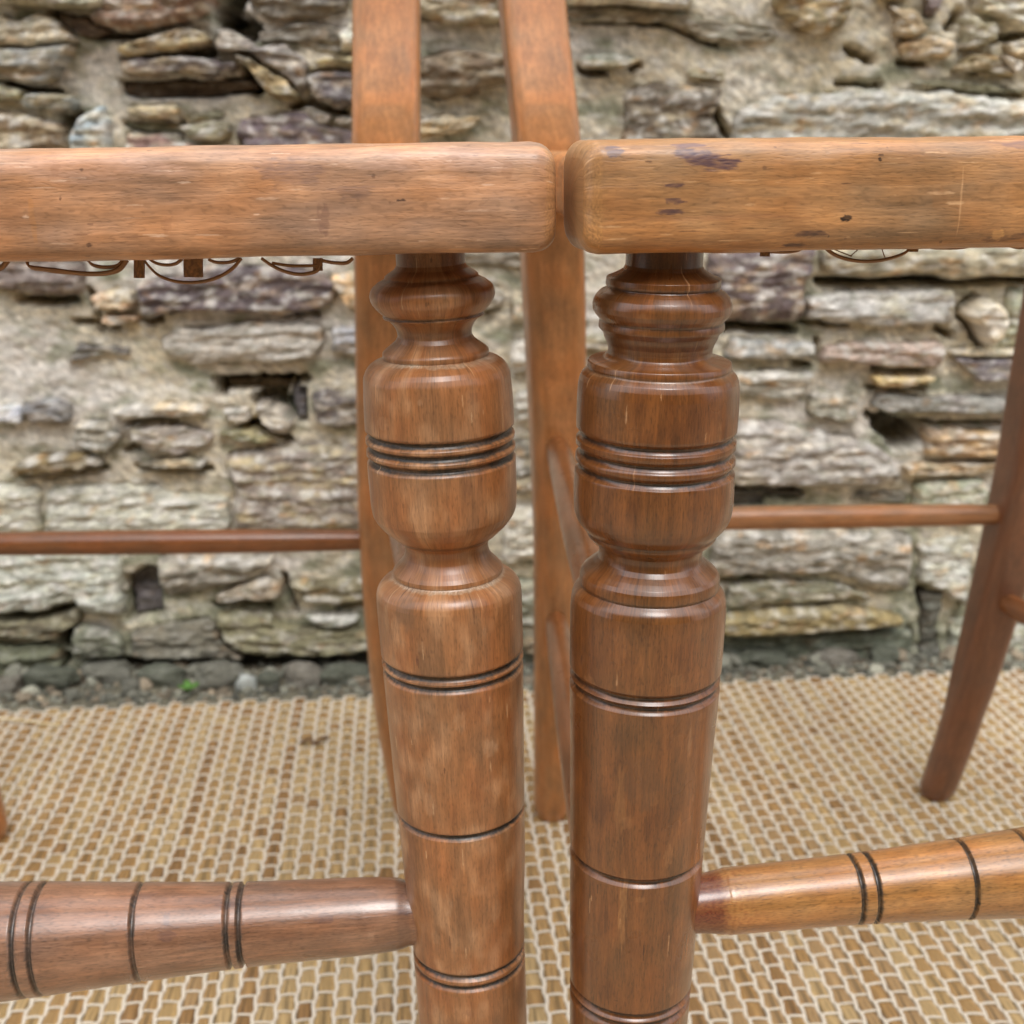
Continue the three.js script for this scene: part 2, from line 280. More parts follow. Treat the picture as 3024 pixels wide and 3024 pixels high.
  [150, 152, 134, 187, 190, 167, 5, 0.5, 427, 342, 457, 341, 463, 289, 425, 288, 430, 305],
  [138, 116, 112, 198, 178, 164, 12, 0.55, 272, 294, 302, 297, 312, 295, 351, 296, 375, 296, 378, 286, 376, 274, 349, 272, 313, 275, 267, 280, 270, 290],
  [170, 158, 140, 128, 120, 124, 10, 0.5, 384, 282, 405, 280, 454, 281, 457, 257, 407, 259, 399, 268],
  [206, 192, 166, 255, 240, 207, 9, 0.4, 383, 289, 416, 288, 456, 289, 456, 283, 416, 282, 384, 284],
  [154, 152, 146, 176, 176, 172, 9, 0.5, 186, 300, 228, 299, 264, 297, 263, 282, 229, 280, 183, 281],
  [178, 158, 114, 222, 197, 142, 11, 0.4, 314, 267, 370, 265, 364, 260, 343, 256, 320, 257],
  [112, 106, 106, 150, 148, 140, 10, 0.6, 322, 251, 358, 247, 387, 248, 410, 248, 453, 242, 452, 229, 388, 232, 359, 233, 330, 231, 316, 241],
  [204, 162, 104, 170, 146, 120, 11, 0.6, 366, 218, 393, 218, 451, 215, 449, 188, 406, 191, 369, 192],
  [158, 140, 114, 197, 175, 142, 8, 0.5, 350, 187, 410, 188, 447, 185, 411, 174, 353, 176],
  [196, 190, 182, 168, 160, 152, 12, 0.6, 192, 228, 232, 228, 261, 219, 301, 212, 328, 205, 344, 183, 349, 171, 322, 166, 254, 167, 195, 169],
  [182, 174, 160, 150, 146, 130, 8, 0.5, 262, 255, 305, 251, 307, 227, 293, 223, 260, 231],
  [196, 194, 190, 170, 166, 152, 8, 0.5, 190, 271, 225, 273, 263, 270, 262, 257, 250, 242, 222, 246, 196, 249],
  [82, 80, 76, 102, 100, 95, -4, 0.4, 197, 163, 264, 161, 257, 154, 229, 156, 227, 148, 198, 147],
  [108, 106, 98, 135, 132, 122, 2, 0.4, 308, 161, 354, 159, 358, 150, 303, 150],
  [188, 186, 174, 160, 164, 140, 8, 0.5, 360, 170, 427, 172, 426, 129, 363, 130],
  [186, 180, 172, 156, 150, 138, 9, 0.65, 179, 128, 364, 123, 367, 97, 367, 66, 338, 61, 298, 82, 239, 84, 181, 81],
  [166, 166, 146, 190, 190, 180, 8, 0.6, 368, 115, 424, 119, 418, 45, 395, 67, 371, 73],
  [170, 166, 152, 140, 136, 112, 6, 0.6, 195, 75, 240, 79, 299, 76, 334, 58, 300, 57, 251, 54, 196, 49],
  [122, 112, 80, 158, 140, 96, 14, 0.5, 187, 46, 251, 52, 300, 55, 360, 42, 358, 35, 288, 28, 217, 25, 188, 28],
  [80, 84, 70, 108, 114, 98, 2, 0.5, 183, 24, 292, 25, 372, 30, 375, -14, 185, -13],
  [76, 72, 64, 104, 104, 94, 2, 0.5, 375, 65, 397, 67, 392, 35, 405, -14, 380, -14],
  [126, 130, 112, 160, 162, 146, 7, 0.5, 403, 40, 489, 44, 496, -16, 410, -14],
  [160, 158, 140, 200, 197, 175, 8, 0.5, 427, 122, 480, 126, 488, 54, 424, 47]
];
const GAPS = [
  [7.8, 60, -227, 559, -215, 557, -207, 553],
  [6.4, 45, -229, 567, -221, 571, -214, 579],
  [3.2, 22, -364, 565, -336, 551, -318, 549, -290, 548],
  [2.8, 22, -404, 511, -388, 507, -366, 507],
  [1.8, 20, -311, 529, -283, 530, -266, 532],
  [4.6, 26, -259, 537, -249, 537, -241, 535],
  [6.4, 30, -211, 523, -207, 510],
  [6.0, 30, -364, 484, -354, 486, -357, 477],
  [1.8, 16, -268, 483, -270, 471],
  [3.2, 22, -176, 494, -161, 498, -152, 492, -135, 488],
  [1.8, 12, 60, 558, 125, 556, 147, 547, 169, 539],
  [2.8, 18, 58, 520, 78, 518],
  [2.3, 14, 100, 521, 107, 524],
  [2.8, 24, 168, 492, 176, 477, 183, 465],
  [2.8, 14, 271, 509, 306, 507],
  [3.7, 18, 278, 536, 296, 527],
  [2.8, 16, 322, 525, 342, 524],
  [3.7, 24, 360, 552, 367, 562],
  [3.2, 22, 398, 542, 402, 544, 426, 546],
  [2.3, 14, 399, 502, 426, 499],
  [3.2, 26, -415, 339, -390, 337, -370, 340],
  [2.3, 20, -356, 347, -354, 340, -351, 320, -350, 312],
  [2.3, 16, -372, 320, -350, 317, -335, 313],
  [3.2, 22, -314, 320, -300, 322],
  [2.3, 14, -196, 325, -165, 324],
  [4.1, 60, -254, 266, -213, 268, -179, 268],
  [3.7, 55, -254, 266, -252, 256],
  [6.4, 40, -219, 251, -196, 247, -187, 242],
  [3.7, 50, -188, 259, -186, 245],
  [4.1, 34, -237, 227, -220, 229, -203, 219, -196, 214],
  [2.3, 40, -338, 232, -312, 234, -293, 236],
  [2.3, 14, -294, 229, -293, 215],
  [2.3, 20, -437, 185, -405, 185, -358, 191],
  [2.3, 26, -329, 192, -297, 189, -267, 189],
  [2.8, 18, -338, 206, -327, 210],
  [2.8, 18, -466, 54, -421, 55, -389, 65],
  [4.1, 30, -410, 28, -404, 43],
  [3.7, 24, -409, 12, -415, 7, -423, 10],
  [3.7, 34, -347, 88, -345, 58, -347, 49],
  [3.7, 24, -334, 93, -324, 96],
  [2.8, 24, -270, 61, -240, 65, -221, 62],
  [2.8, 18, -207, 89, -204, 71, -197, 55],
  [2.8, 22, -159, 57, -134, 59],
  [4.1, 24, -375, 5, -278, 8, -136, 7],
  [6.4, 44, -161, 9, -131, 9],
  [3.7, 38, 265, 348, 309, 346, 336, 348, 373, 346, 405, 348, 449, 348],
  [3.7, 34, 185, 310, 219, 308, 244, 307],
  [1.8, 18, 253, 313, 293, 310],
  [2.3, 18, 266, 297, 265, 279],
  [2.3, 14, 248, 277, 262, 275],
  [2.3, 22, 319, 271, 342, 269, 361, 269],
  [3.2, 26, 389, 318, 398, 309, 411, 289],
  [1.8, 16, 387, 324, 401, 335],
  [3.7, 20, 372, 306, 382, 300],
  [2.8, 18, 315, 255, 344, 252, 362, 255],
  [3.2, 26, 317, 229, 346, 224, 375, 221],
  [8.7, 60, 330, 222, 347, 207, 361, 212],
  [1.8, 16, 375, 221, 441, 221],
  [1.8, 14, 197, 165, 255, 164],
  [2.3, 14, 191, 76, 230, 79],
  [2.8, 16, 213, 23, 292, 26, 356, 33],
  [3.7, 20, 376, 65, 385, 40, 384, -2]
];

// ------------------------------------------------------------------ ground
const soilTex = dataTex(512, 512, (u, v, o) => {
  const x = u * 60, y = v * 60, n = fbm(x, y, 1, 4), g = ns(x * 4, y * 4, 3), k = 1 + 0.5 * n + 0.35 * g;
  o[0] = 108 * k; o[1] = 102 * k; o[2] = 84 * k;
}, true);
soilTex.repeat.set(30, 30);
const ground = new THREE.Mesh(new THREE.BoxGeometry(12, 0.2, 12), new THREE.MeshStandardMaterial({ map: soilTex, bumpMap: soilTex, bumpScale: 0.004, roughness: 1 }));
ground.name = 'ground'; ground.position.set(0, -0.1, 2); ground.receiveShadow = true; ground.userData.kind = 'structure'; scene.add(ground);

// ------------------------------------------------------------------ rubble wall
const WT = 0.0255, wallG = thing('stone_wall', 'old rubble stone wall of mixed slate and pale lime mortar', 'wall', V(0, 0, -1.098));
wallG.rotation.y = WT;
const POLY = [];
function insidePoly(P, x, y) { let c = false; for (let i = 0, j = P.length - 1; i < P.length; j = i++) { const a = P[i], b = P[j]; if ((a[1] > y) !== (b[1] > y) && x < (b[0] - a[0]) * (y - a[1]) / (b[1] - a[1]) + a[0]) c = !c; } return c; }
function segDist(px, py, ax, ay, bx, by) { const dx = bx - ax, dy = by - ay, t = Math.max(0, Math.min(1, ((px - ax) * dx + (py - ay) * dy) / (dx * dx + dy * dy || 1))); return Math.hypot(px - ax - t * dx, py - ay - t * dy); }
function polyDist(P, x, y) { let d = 1e9; for (let i = 0; i < P.length; i++) { const a = P[i], b = P[(i + 1) % P.length]; d = Math.min(d, segDist(x, y, a[0], a[1], b[0], b[1])); } return d; }
for (const t of TRACED) { const P = []; for (let i = 8; i < t.length; i += 2) P.push([t[i], t[i + 1]]); POLY.push({ c: t.slice(0, 3), a: t.slice(3, 6), h: t[6] > 0 ? t[6] * 1.25 + 1 : t[6] * 1.3, k: t[7], P, traced: true }); POLY[POLY.length - 1].c = POLY[POLY.length - 1].c.map((v, i, a) => { const m = (a[0] + a[1] + a[2]) / 3; return Math.min(236, lerp((m + (v - m) * 0.85) * [1.16, 1.13, 1.08][i], [216, 206, 184][i], a[0] > 120 ? 0.26 : 0.05)); }); }
const box = (q) => { q.x0 = Math.min(...q.P.map((p) => p[0])); q.x1 = Math.max(...q.P.map((p) => p[0])); q.y0 = Math.min(...q.P.map((p) => p[1])); q.y1 = Math.max(...q.P.map((p) => p[1])); return q; };
POLY.forEach(box);
const GP = GAPS.map((g) => { const p = []; for (let i = 2; i < g.length; i += 2) p.push([g[i], g[i + 1]]); return { w: g[0], d: g[1], p, x0: Math.min(...p.map((q) => q[0])) - g[0] * 2, x1: Math.max(...p.map((q) => q[0])) + g[0] * 2, y0: Math.min(...p.map((q) => q[1])) - g[0] * 2, y1: Math.max(...p.map((q) => q[1])) + g[0] * 2 }; });
{ // the rest of the wall: courses of flat stones wherever none was traced
  const tones = ['b0a88e', 'a59a88', '8c8578', '9c8a6c', 'b8ae9a', '7e746a', 'a8a494', 'ab946e'];
  let n = 0;
  for (let y = 14; y < 760 && n < 165; y += rr(30, 40)) for (let x = -760 + rr(0, 60); x < 780 && n < 165;) {
    const w = rr(52, 130), h = rr(20, 34), cx = x + w / 2, cy = y + rr(-5, 5); x += w + rr(8, 24);
    if (Math.abs(cx) > 520 && rnd() < 0.25) continue;
    let hit = false;
    for (const q of POLY) { if (!q.traced || cx + w / 2 < q.x0 || cx - w / 2 > q.x1 || cy + h / 2 < q.y0 || cy - h / 2 > q.y1) continue;
      for (let i = -2; i <= 2 && !hit; i++) for (let j = -1; j <= 1; j++) { const px = cx + i * w / 4, py = cy + j * h / 2; if (insidePoly(q.P, px, py) || polyDist(q.P, px, py) < 3) { hit = true; break; } } if (hit) break; }
    if (hit) continue;
    if (GP.some((g) => cx + w / 2 > g.x0 && cx - w / 2 < g.x1 && cy + h / 2 > g.y0 && cy - h / 2 < g.y1)) continue;
    // photographed mortar between the posts and at the right stays mortar
    if (Math.abs(cx) < 430 && cy > 380 && cy < 580) continue;
    const P = []; for (let i = 0; i < 9; i++) { const a = -i / 9 * Math.PI * 2 + rr(-0.15, 0.15), e = 0.62; P.push([cx + Math.sign(Math.cos(a)) * Math.abs(Math.cos(a)) ** e * w / 2 * rr(0.9, 1.05), cy + Math.sign(Math.sin(a)) * Math.abs(Math.sin(a)) ** e * h / 2 * rr(0.85, 1.1)]); }
    POLY.push(box({ c: rgb(tones[Math.floor(rnd() * tones.length)]), a: rgb(tones[Math.floor(rnd() * tones.length)]), h: rr(6, 12), k: 0.5, P })); n++;
  }
}
const stoneTex = dataTex(1024, 1024, (u, v, o) => {
  const x = u * 300, y = v * 300, n = fbm(x / 9, y / 4.5, 4, 3), g = ns(x / 1.5, y / 1.1, 6), f = ns(x / 0.75, y / 0.7, 9), sp = sm(0.3, 0.55, ns(x / 2.6, y / 2.2, 14));
  const k = 232 + 40 * n + 34 * g + 28 * f + 20 * sp; o[0] = k; o[1] = k * 0.995; o[2] = k * 0.985;
}, true);
stoneTex.repeat.set(1 / 0.3, 1 / 0.3);
const stoneBump = stoneTex.clone(); stoneBump.colorSpace = THREE.NoColorSpace; stoneBump.needsUpdate = true;
const stoneMat = new THREE.MeshStandardMaterial({ map: stoneTex, bumpMap: stoneBump, bumpScale: 0.0011, roughness: 0.93, vertexColors: true });
const mortarMat = new THREE.MeshStandardMaterial({ map: stoneTex, bumpMap: stoneBump, bumpScale: 0.0014, roughness: 1, vertexColors: true });
const MORTAR = [[236, 226, 204], [222, 208, 178], [234, 228, 222], [190, 184, 164], [140, 142, 118]];
const GROWTH = [[228, 224, 216], [146, 150, 132], [112, 108, 96]];
function growth(x, y, o, k) {         // lichen, efflorescence and grime that cross stones and mortar alike
  const a = sm(0.02, 0.26, fbm(x / 15, y / 9, 101, 4)) * 0.85, b = sm(0.12, 0.34, fbm(x / 16, y / 8, 111, 3)) * 0.4, c = sm(0.16, 0.36, fbm(x / 9, y / 4, 121, 3)) * 0.4, f = 1 + 0.16 * ns(x / 2.6, y / 2.2, 131);
  for (let i = 0; i < 3; i++) { let v = o[i]; v = lerp(v, GROWTH[1][i], b * k); v = lerp(v, GROWTH[2][i], c * k); v = lerp(v, GROWTH[0][i], a * k); o[i] = v * f; }
}
function mortarColor(x, y, o) {       // lime with sand, lichen and damp green patches; x, y in mm
  const a = fbm(x / 60, y / 45, 21, 3), b = fbm(x / 22, y / 14, 33, 3), c = ns(x / 5, y / 4, 41), d = ns(x / 12, y / 7, 47);
  const pale = sm(-0.05, 0.3, fbm(x / 150 + 3, y / 120, 55, 2) + (x < -60 ? 0.12 : -0.05)), moss = sm(0.05, 0.4, fbm(x / 40, y / 26, 63, 3) + 0.42 * sm(150, 20, y)) * 0.85;
  for (let i = 0; i < 3; i++) {
    let v = lerp(MORTAR[0][i], MORTAR[1][i], sm(-0.2, 0.35, a));
    v = lerp(v, MORTAR[2][i], pale * 0.8);
    v = lerp(v, MORTAR[3][i], sm(0.05, 0.4, b) * 0.75);
    v = lerp(v, MORTAR[4][i], moss);
    o[i] = v * (1 + 0.16 * c + 0.12 * d);
  }
  growth(x, y, o, 0.8 * (1 - 0.5 * moss));
}
{
  const us = [], ys = [];
  for (let u = -1400; u < -560; u += 20) us.push(u); for (let u = -560; u <= 560; u += 2.5) us.push(u); for (let u = 580; u <= 1400; u += 20) us.push(u);
  for (let y = -40; y <= 610; y += 2.5) ys.push(y); for (let y = 630; y <= 1700; y += 20) ys.push(y);
  const pos = [], col = [], uv = [], idx = [], o = [0, 0, 0], nu = us.length;
  for (const y of ys) {
    const qs = POLY.filter((q) => y > q.y0 - 2 && y < q.y1 + 2), gs = GP.filter((g) => y > g.y0 && y < g.y1);
    for (const x of us) {
      let h = 5 * fbm(x / 48, y / 30, 71, 3) + 3.2 * fbm(x / 13, y / 8, 77, 3) + 1.3 * ns(x / 4.2, y / 3.6, 81);
      for (const q of qs) { if (x < q.x0 || x > q.x1 || !insidePoly(q.P, x, y)) continue; const lap = q.h < 0 ? -2 : 3.2 + 22 * Math.max(-0.15, fbm(x / 19, y / 12, 91, 2)); h -= sm(lap, lap + 4.5, polyDist(q.P, x, y)) * (14 + Math.max(0, -q.h) * 3); }
      for (const g of gs) { if (x < g.x0 || x > g.x1) continue; let d = 1e9; for (let i = 0; i + 1 < g.p.length; i++) d = Math.min(d, segDist(x, y, ...g.p[i], ...g.p[i + 1])); d += g.w * 0.5 * ns(x / 9, y / 6, 87); h -= 1.15 * g.d * sm(g.w * 1.25, g.w * 0.55, d); }
      pos.push(x / 1000, y / 1000, h / 1000); uv.push(x / 1000, y / 1000);
      mortarColor(x, y, o); col.push(lin(o[0]), lin(o[1]), lin(o[2]));
    }
  }
  for (let j = 0; j + 1 < ys.length; j++) for (let i = 0; i + 1 < nu; i++) { const a = j * nu + i, b = a + 1, c = a + nu, d = c + 1; idx.push(a, b, c, b, d, c); }
  const g = new THREE.BufferGeometry();
  g.setAttribute('position', new THREE.Float32BufferAttribute(pos, 3)); g.setAttribute('uv', new THREE.Float32BufferAttribute(uv, 2)); g.setAttribute('color', new THREE.Float32BufferAttribute(col, 3));
  g.setIndex(idx); g.computeVertexNormals();
  part('mortar', g, mortarMat, wallG);
  const core = new THREE.BoxGeometry(2.8, 1.7, 0.3); core.translate(0, 0.84, -0.25);
  part('wall_core', core, new THREE.MeshStandardMaterial({ color: new THREE.Color().setRGB(0.42, 0.37, 0.28), roughness: 1 }), wallG);
}
function chaikin(P) { const r = []; for (let i = 0; i < P.length; i++) { const a = P[i], b = P[(i + 1) % P.length]; r.push([a[0] * 0.9 + b[0] * 0.1, a[1] * 0.9 + b[1] * 0.1], [a[0] * 0.1 + b[0] * 0.9, a[1] * 0.1 + b[1] * 0.9]); } return r; }
POLY.forEach((q, si) => {
  const P = chaikin(q.P), L = []; let per = 0;
  for (let i = 0; i < P.length; i++) { L.push(per); per += Math.hypot(P[(i + 1) % P.length][0] - P[i][0], P[(i + 1) % P.length][1] - P[i][1]); }
  const fine = q.traced ? 2.2 : 5, m = Math.max(20, Math.round(per / fine)), out = [];
  for (let k = 0, i = 0; k < m; k++) { const s = k / m * per; while (i + 1 < P.length && L[i + 1] < s) i++; const a = P[i], b = P[(i + 1) % P.length], l = Math.hypot(b[0] - a[0], b[1] - a[1]) || 1, t = (s - L[i]) / l; out.push([lerp(a[0], b[0], t), lerp(a[1], b[1], t)]); }
  const w = q.x1 - q.x0, hgt = q.y1 - q.y0, cx = (q.x0 + q.x1) / 2, cy = (q.y0 + q.y1) / 2;
  const mid = (x) => { let lo = 1e9, hi = -1e9; for (let i = 0; i < m; i++) { const a = out[i], b = out[(i + 1) % m]; if ((a[0] - x) * (b[0] - x) <= 0) { const t = (x - a[0]) / ((b[0] - a[0]) || 1e-6), y = lerp(a[1], b[1], Math.max(0, Math.min(1, t))); lo = Math.min(lo, y); hi = Math.max(hi, y); } } return lo > hi ? cy : (lo + hi) / 2; };
  const shrink = w > hgt ? 1 - hgt / w * 0.75 : 0.15, nr = Math.max(6, Math.min(30, Math.round(hgt / 2 / (q.traced ? 1.7 : 4))));
  const tx = rr(-0.06, 0.06), ty = rr(-0.12, 0.1), lam = rr(0.5, 1.2), sd = si * 3.17;
  const rings = [], cols = [];
  const tg = out.map(([x, y]) => { const X = cx + (x - cx) * shrink; return [X, mid(X)]; });
  for (let r = 0; r <= nr; r++) {
    const f = 1 - r / nr, ring = [];      // 1 at the rim, 0 on the spine
    for (let i = 0; i < m; i++) {
      const e = 1 + 0.0 * i, j = f * f * ((q.h > 20 ? 0.4 : 1) * (3.4 * ns(out[i][0] / 15, out[i][1] / 11, sd) + 1.6 * ns(out[i][0] / 6, out[i][1] / 5, sd)) + 0.5 * ns(out[i][0] / 2.5, out[i][1] / 2.5, sd));
      const x = lerp(tg[i][0], out[i][0], f) + j, y = lerp(tg[i][1], out[i][1], f) + j * 0.8;
      const edge = Math.pow(Math.max(0, 1 - Math.pow(f, 9)), 0.5), ter = (q.h > 30 ? 0.2 : 1.5) * Math.round(2.6 * ns(x / 55, y / 8.5, sd + 41) + 1.6 * ns(x / 14, y / 5, sd + 43));   // flaky split layers
      let z = -13 - Math.max(0, -q.h) + (q.h + 13 + Math.max(0, -q.h)) * edge;
      z += edge * (tx * (x - cx) + ty * (y - cy) * 2 + 3.6 * fbm(x / 26, y / 15, sd, 3) + lam * (1.5 * ns(x / 45, y / 4.6, sd + 5) + 0.45 * ns(x / 18, y / 2.2, sd + 9)) + 0.6 * ns(x / 5, y / 4, sd + 2) + ter);
      ring.push(V(x / 1000, y / 1000, z / 1000));
      const t = sm(0.5 - q.k, 0.95 - q.k * 0.5, 0.5 + 1.15 * fbm(x / 24, y / 9, sd + 3, 3)), lich = sm(0.16, 0.42, fbm(x / 11, y / 8, sd + 7, 3)) * 0.6, dk = sm(0.14, 0.42, fbm(x / 16, y / 3.2, sd + 11, 3)) * 0.3, rust = sm(0.2, 0.45, fbm(x / 18, y / 10, sd + 17, 2)) * 0.5;
      const g = 1.04 + 0.15 * ns(x / 3.2, y / 2.2, sd) + 0.2 * ns(x / 10, y / 5, sd + 31), C = [];
      const LC = [224, 220, 210], DK = [86, 78, 68], RU = [172, 128, 84];
      for (let c = 0; c < 3; c++) { let v = lerp(q.c[c], q.a[c], t); v = lerp(v, RU[c] * (q.c[0] / 190 + 0.15), rust * 0.8); v = lerp(v, DK[c], dk); v = lerp(v, LC[c], lich * Math.max(0.1, Math.min(1, (q.c[0] - 95) / 80))); C.push(v * g); }
      growth(x, y, C, Math.max(0.25, Math.min(0.85, (q.c[0] - 80) / 110))); for (let c = 0; c < 3; c++) C[c] = lin(C[c]);
      cols.push(C);
    }
    rings.push(ring);
  }
  const pos = [], col = [], uv = [], idx = [];
  rings.forEach((R, r) => R.forEach((p, i) => { pos.push(p.x, p.y, p.z); uv.push(p.x + si * 0.137, p.y + si * 0.071); col.push(...cols[r * m + i]); }));
  for (let r = 0; r < nr; r++) for (let i = 0; i < m; i++) { const a = r * m + i, b = r * m + (i + 1) % m, c = a + m, d = b + m; idx.push(a, c, b, b, c, d); }
  let ar = 0; for (let i = 0; i < m; i++) { const a = out[i], b = out[(i + 1) % m]; ar += a[0] * b[1] - b[0] * a[1]; }
  if (ar > 0) for (let i = 0; i < idx.length; i += 3) { const t = idx[i + 1]; idx[i + 1] = idx[i + 2]; idx[i + 2] = t; }
  const g = new THREE.BufferGeometry();
  g.setAttribute('position', new THREE.Float32BufferAttribute(pos, 3)); g.setAttribute('uv', new THREE.Float32BufferAttribute(uv, 2)); g.setAttribute('color', new THREE.Float32BufferAttribute(col, 3));
  g.setIndex(idx); g.computeVertexNormals();
  part('stone', g, stoneMat, wallG);
});

// ------------------------------------------------------------------ gravel at the foot of the wall
{
  const pg = new THREE.IcosahedronGeometry(1, 1), P = pg.attributes.position;
  for (let i = 0; i < P.count; i++) { const v = V(P.getX(i), P.getY(i), P.getZ(i)), k = 1 + 0.5 * ns(v.x * 1.2, v.y * 1.2, v.z * 1.2); P.setXYZ(i, v.x * k, v.y * k * 0.7, v.z * k); }
  pg.computeVertexNormals();
  const n = 3200, im = new THREE.InstancedMesh(pg, new THREE.MeshStandardMaterial({ color: 0xffffff, roughness: 0.95 }), n), M = new THREE.Matrix4(), q = new THREE.Quaternion(), c = new THREE.Color();
  for (let i = 0; i < n; i++) {
    const x = rr(-0.75, 0.75), big = i < 110, s = big ? rr(0.004, 0.011) : rr(0.0009, 0.0036) * (rnd() < 0.06 ? 2 : 1), z = lerp(-1.1 - 0.0255 * x, -1.036 - 0.0832 * x, big ? 0.45 * rnd() : Math.pow(rnd(), 0.8));
    q.setFromEuler(new THREE.Euler(rr(-0.5, 0.5), rr(0, 6.3), rr(-0.5, 0.5)));
    M.compose(V(x, s * 0.3 + 0.0005, z), q, V(s * rr(0.8, 1.5), s, s)); im.setMatrixAt(i, M);
    const k = rr(0.06, 0.24) * (rnd() < 0.1 ? 1.6 : 1), t = rnd(); im.setColorAt(i, c.setRGB(k * (t < 0.25 ? 1.25 : 1.04), k, k * (t < 0.25 ? 0.68 : 0.76)));
  }
  im.name = 'gravel'; im.castShadow = im.receiveShadow = true; im.userData = { kind: 'stuff', label: 'loose grey gravel along the foot of the stone wall', category: 'gravel' }; scene.add(im);
}
{ // loose rubble that has fallen against the foot of the wall
  const T = [[96, 98, 84], [112, 110, 98], [86, 88, 74], [122, 116, 104]];
  const spots = [[-0.317, -1.058, 0.0225, 0.0105], [-0.262, -1.05, 0.0188, 0.0125], [-0.236, -1.04, 0.0085, 0.0085], [-0.19, -1.056, 0.0177, 0.0095], [-0.153, -1.06, 0.0215, 0.009], [-0.365, -1.062, 0.0202, 0.0098], [-0.411, -1.05, 0.0222, 0.011], [-0.446, -1.04, 0.0128, 0.009], [-0.22, -1.055, 0.0094, 0.007], [-0.337, -1.038, 0.0088, 0.006], [0.229, -1.09, 0.0218, 0.009], [0.296, -1.092, 0.0194, 0.0085], [0.346, -1.095, 0.0146, 0.008]];
  spots.forEach(([x, z, w, h], k) => {
    const g = new THREE.IcosahedronGeometry(1, 4), P = g.attributes.position, col = [], uv = [], pale = k === 2, t = T[k % 4];
    for (let i = 0; i < P.count; i++) {
      const v = V(P.getX(i), P.getY(i), P.getZ(i)), f = 1 + 0.7 * fbm(v.x * 1.1 + k * 3, v.y * 0.9, v.z * 0.9, 3), e = (c) => Math.sign(c) * Math.abs(c) ** 0.8, m = 1 + 0.35 * fbm(v.x * 3 + k, v.y * 4, v.z * 3, 3), l = sm(0.08, 0.35, fbm(v.x * 2 + k * 5, v.y * 2, v.z * 2 + 9, 3)) * 0.5;
      P.setXYZ(i, e(v.x) * f * w, e(v.y) * f * h + h * 0.55, e(v.z) * f * Math.min(0.014, w * 0.8));
      for (let c = 0; c < 3; c++) col.push(lin(lerp((pale ? [186, 190, 184] : t)[c] * m, GROWTH[0][c], l * (pale ? 0.6 : 0.35)))); uv.push(v.x * 0.04 + k * 0.1, v.y * 0.04 + v.z * 0.04);
    }
    g.setAttribute('color', new THREE.Float32BufferAttribute(col, 3)); g.setAttribute('uv', new THREE.Float32BufferAttribute(uv, 2)); g.computeVertexNormals();
    const s = new THREE.Mesh(g, stoneMat); s.name = numbered('loose_stone'); s.position.set(x, 0, z); s.rotation.y = rr(-0.3, 0.3); s.castShadow = s.receiveShadow = true;
    s.userData = pale ? { label: 'small pale greenish white stone lying loose at the wall foot', category: 'stone' } : { label: (w > 0.0219 ? 'long ' : w > 0.02 ? 'broad ' : w > 0.017 ? 'squat ' : w > 0.012 ? 'short ' : w > 0.009 ? 'small ' : 'tiny ') + ['mossy green grey', 'plain grey', 'dark olive grey', 'brownish grey'][k % 4] + (x > 0 ? ' stone lying loose at the wall foot behind the darker chair' : ' stone lying loose at the wall foot behind the paler chair'), category: 'stone', group: 'loose stones along the wall foot' };
    scene.add(s);
  });
}

// ------------------------------------------------------------------ unseen hedge added to block low sky light and darken the varnish reflections
{
  const g = new THREE.BoxGeometry(9, 2.1, 0.9, 120, 30, 8), P = g.attributes.position, col = [];
  for (let i = 0; i < P.count; i++) {
    const x = P.getX(i), y = P.getY(i), z = P.getZ(i), n = 0.16 * fbm(x * 2.2, y * 2.2, z * 2.2, 3);
    P.setXYZ(i, x + n * 0.5, y > -1 ? y + n * 0.6 : y, z + n * Math.sign(z)); const k = 0.8 + 0.5 * fbm(x * 7, y * 7, z * 7, 2); col.push(0.045 * k, 0.06 * k, 0.024 * k);
  }
  g.setAttribute('color', new THREE.Float32BufferAttribute(col, 3)); g.computeVertexNormals();
  const hedge = thing('added_shade_hedge', 'unseen dark green hedge added opposite the stone wall to block low sky light', 'hedge', V(0, 0, 2.4));
  const m = part('crown', g, new THREE.MeshStandardMaterial({ vertexColors: true, roughness: 0.95 }), hedge); m.position.y = 1.05;
  const lg = new THREE.CircleGeometry(1, 6); lg.scale(0.5, 1, 1);
  const n = 6000, im = new THREE.InstancedMesh(lg, new THREE.MeshStandardMaterial({ color: new THREE.Color().setRGB(0.06, 0.085, 0.03), roughness: 0.8, side: THREE.DoubleSide }), n), M = new THREE.Matrix4(), q = new THREE.Quaternion();
  for (let i = 0; i < n; i++) { q.setFromEuler(new THREE.Euler(rr(-0.8, 0.8), rr(-0.8, 0.8) + Math.PI, rr(0, 6.3))); const s = rr(0.012, 0.03); M.compose(V(rr(-4.4, 4.4), rr(0.05, 2.1), -0.47 + rr(-0.05, 0.06)), q, V(s, s, s)); im.setMatrixAt(i, M); }
  im.name = 'leaves'; im.castShadow = im.receiveShadow = true; im.userData.kind = 'stuff'; hedge.add(im);
}
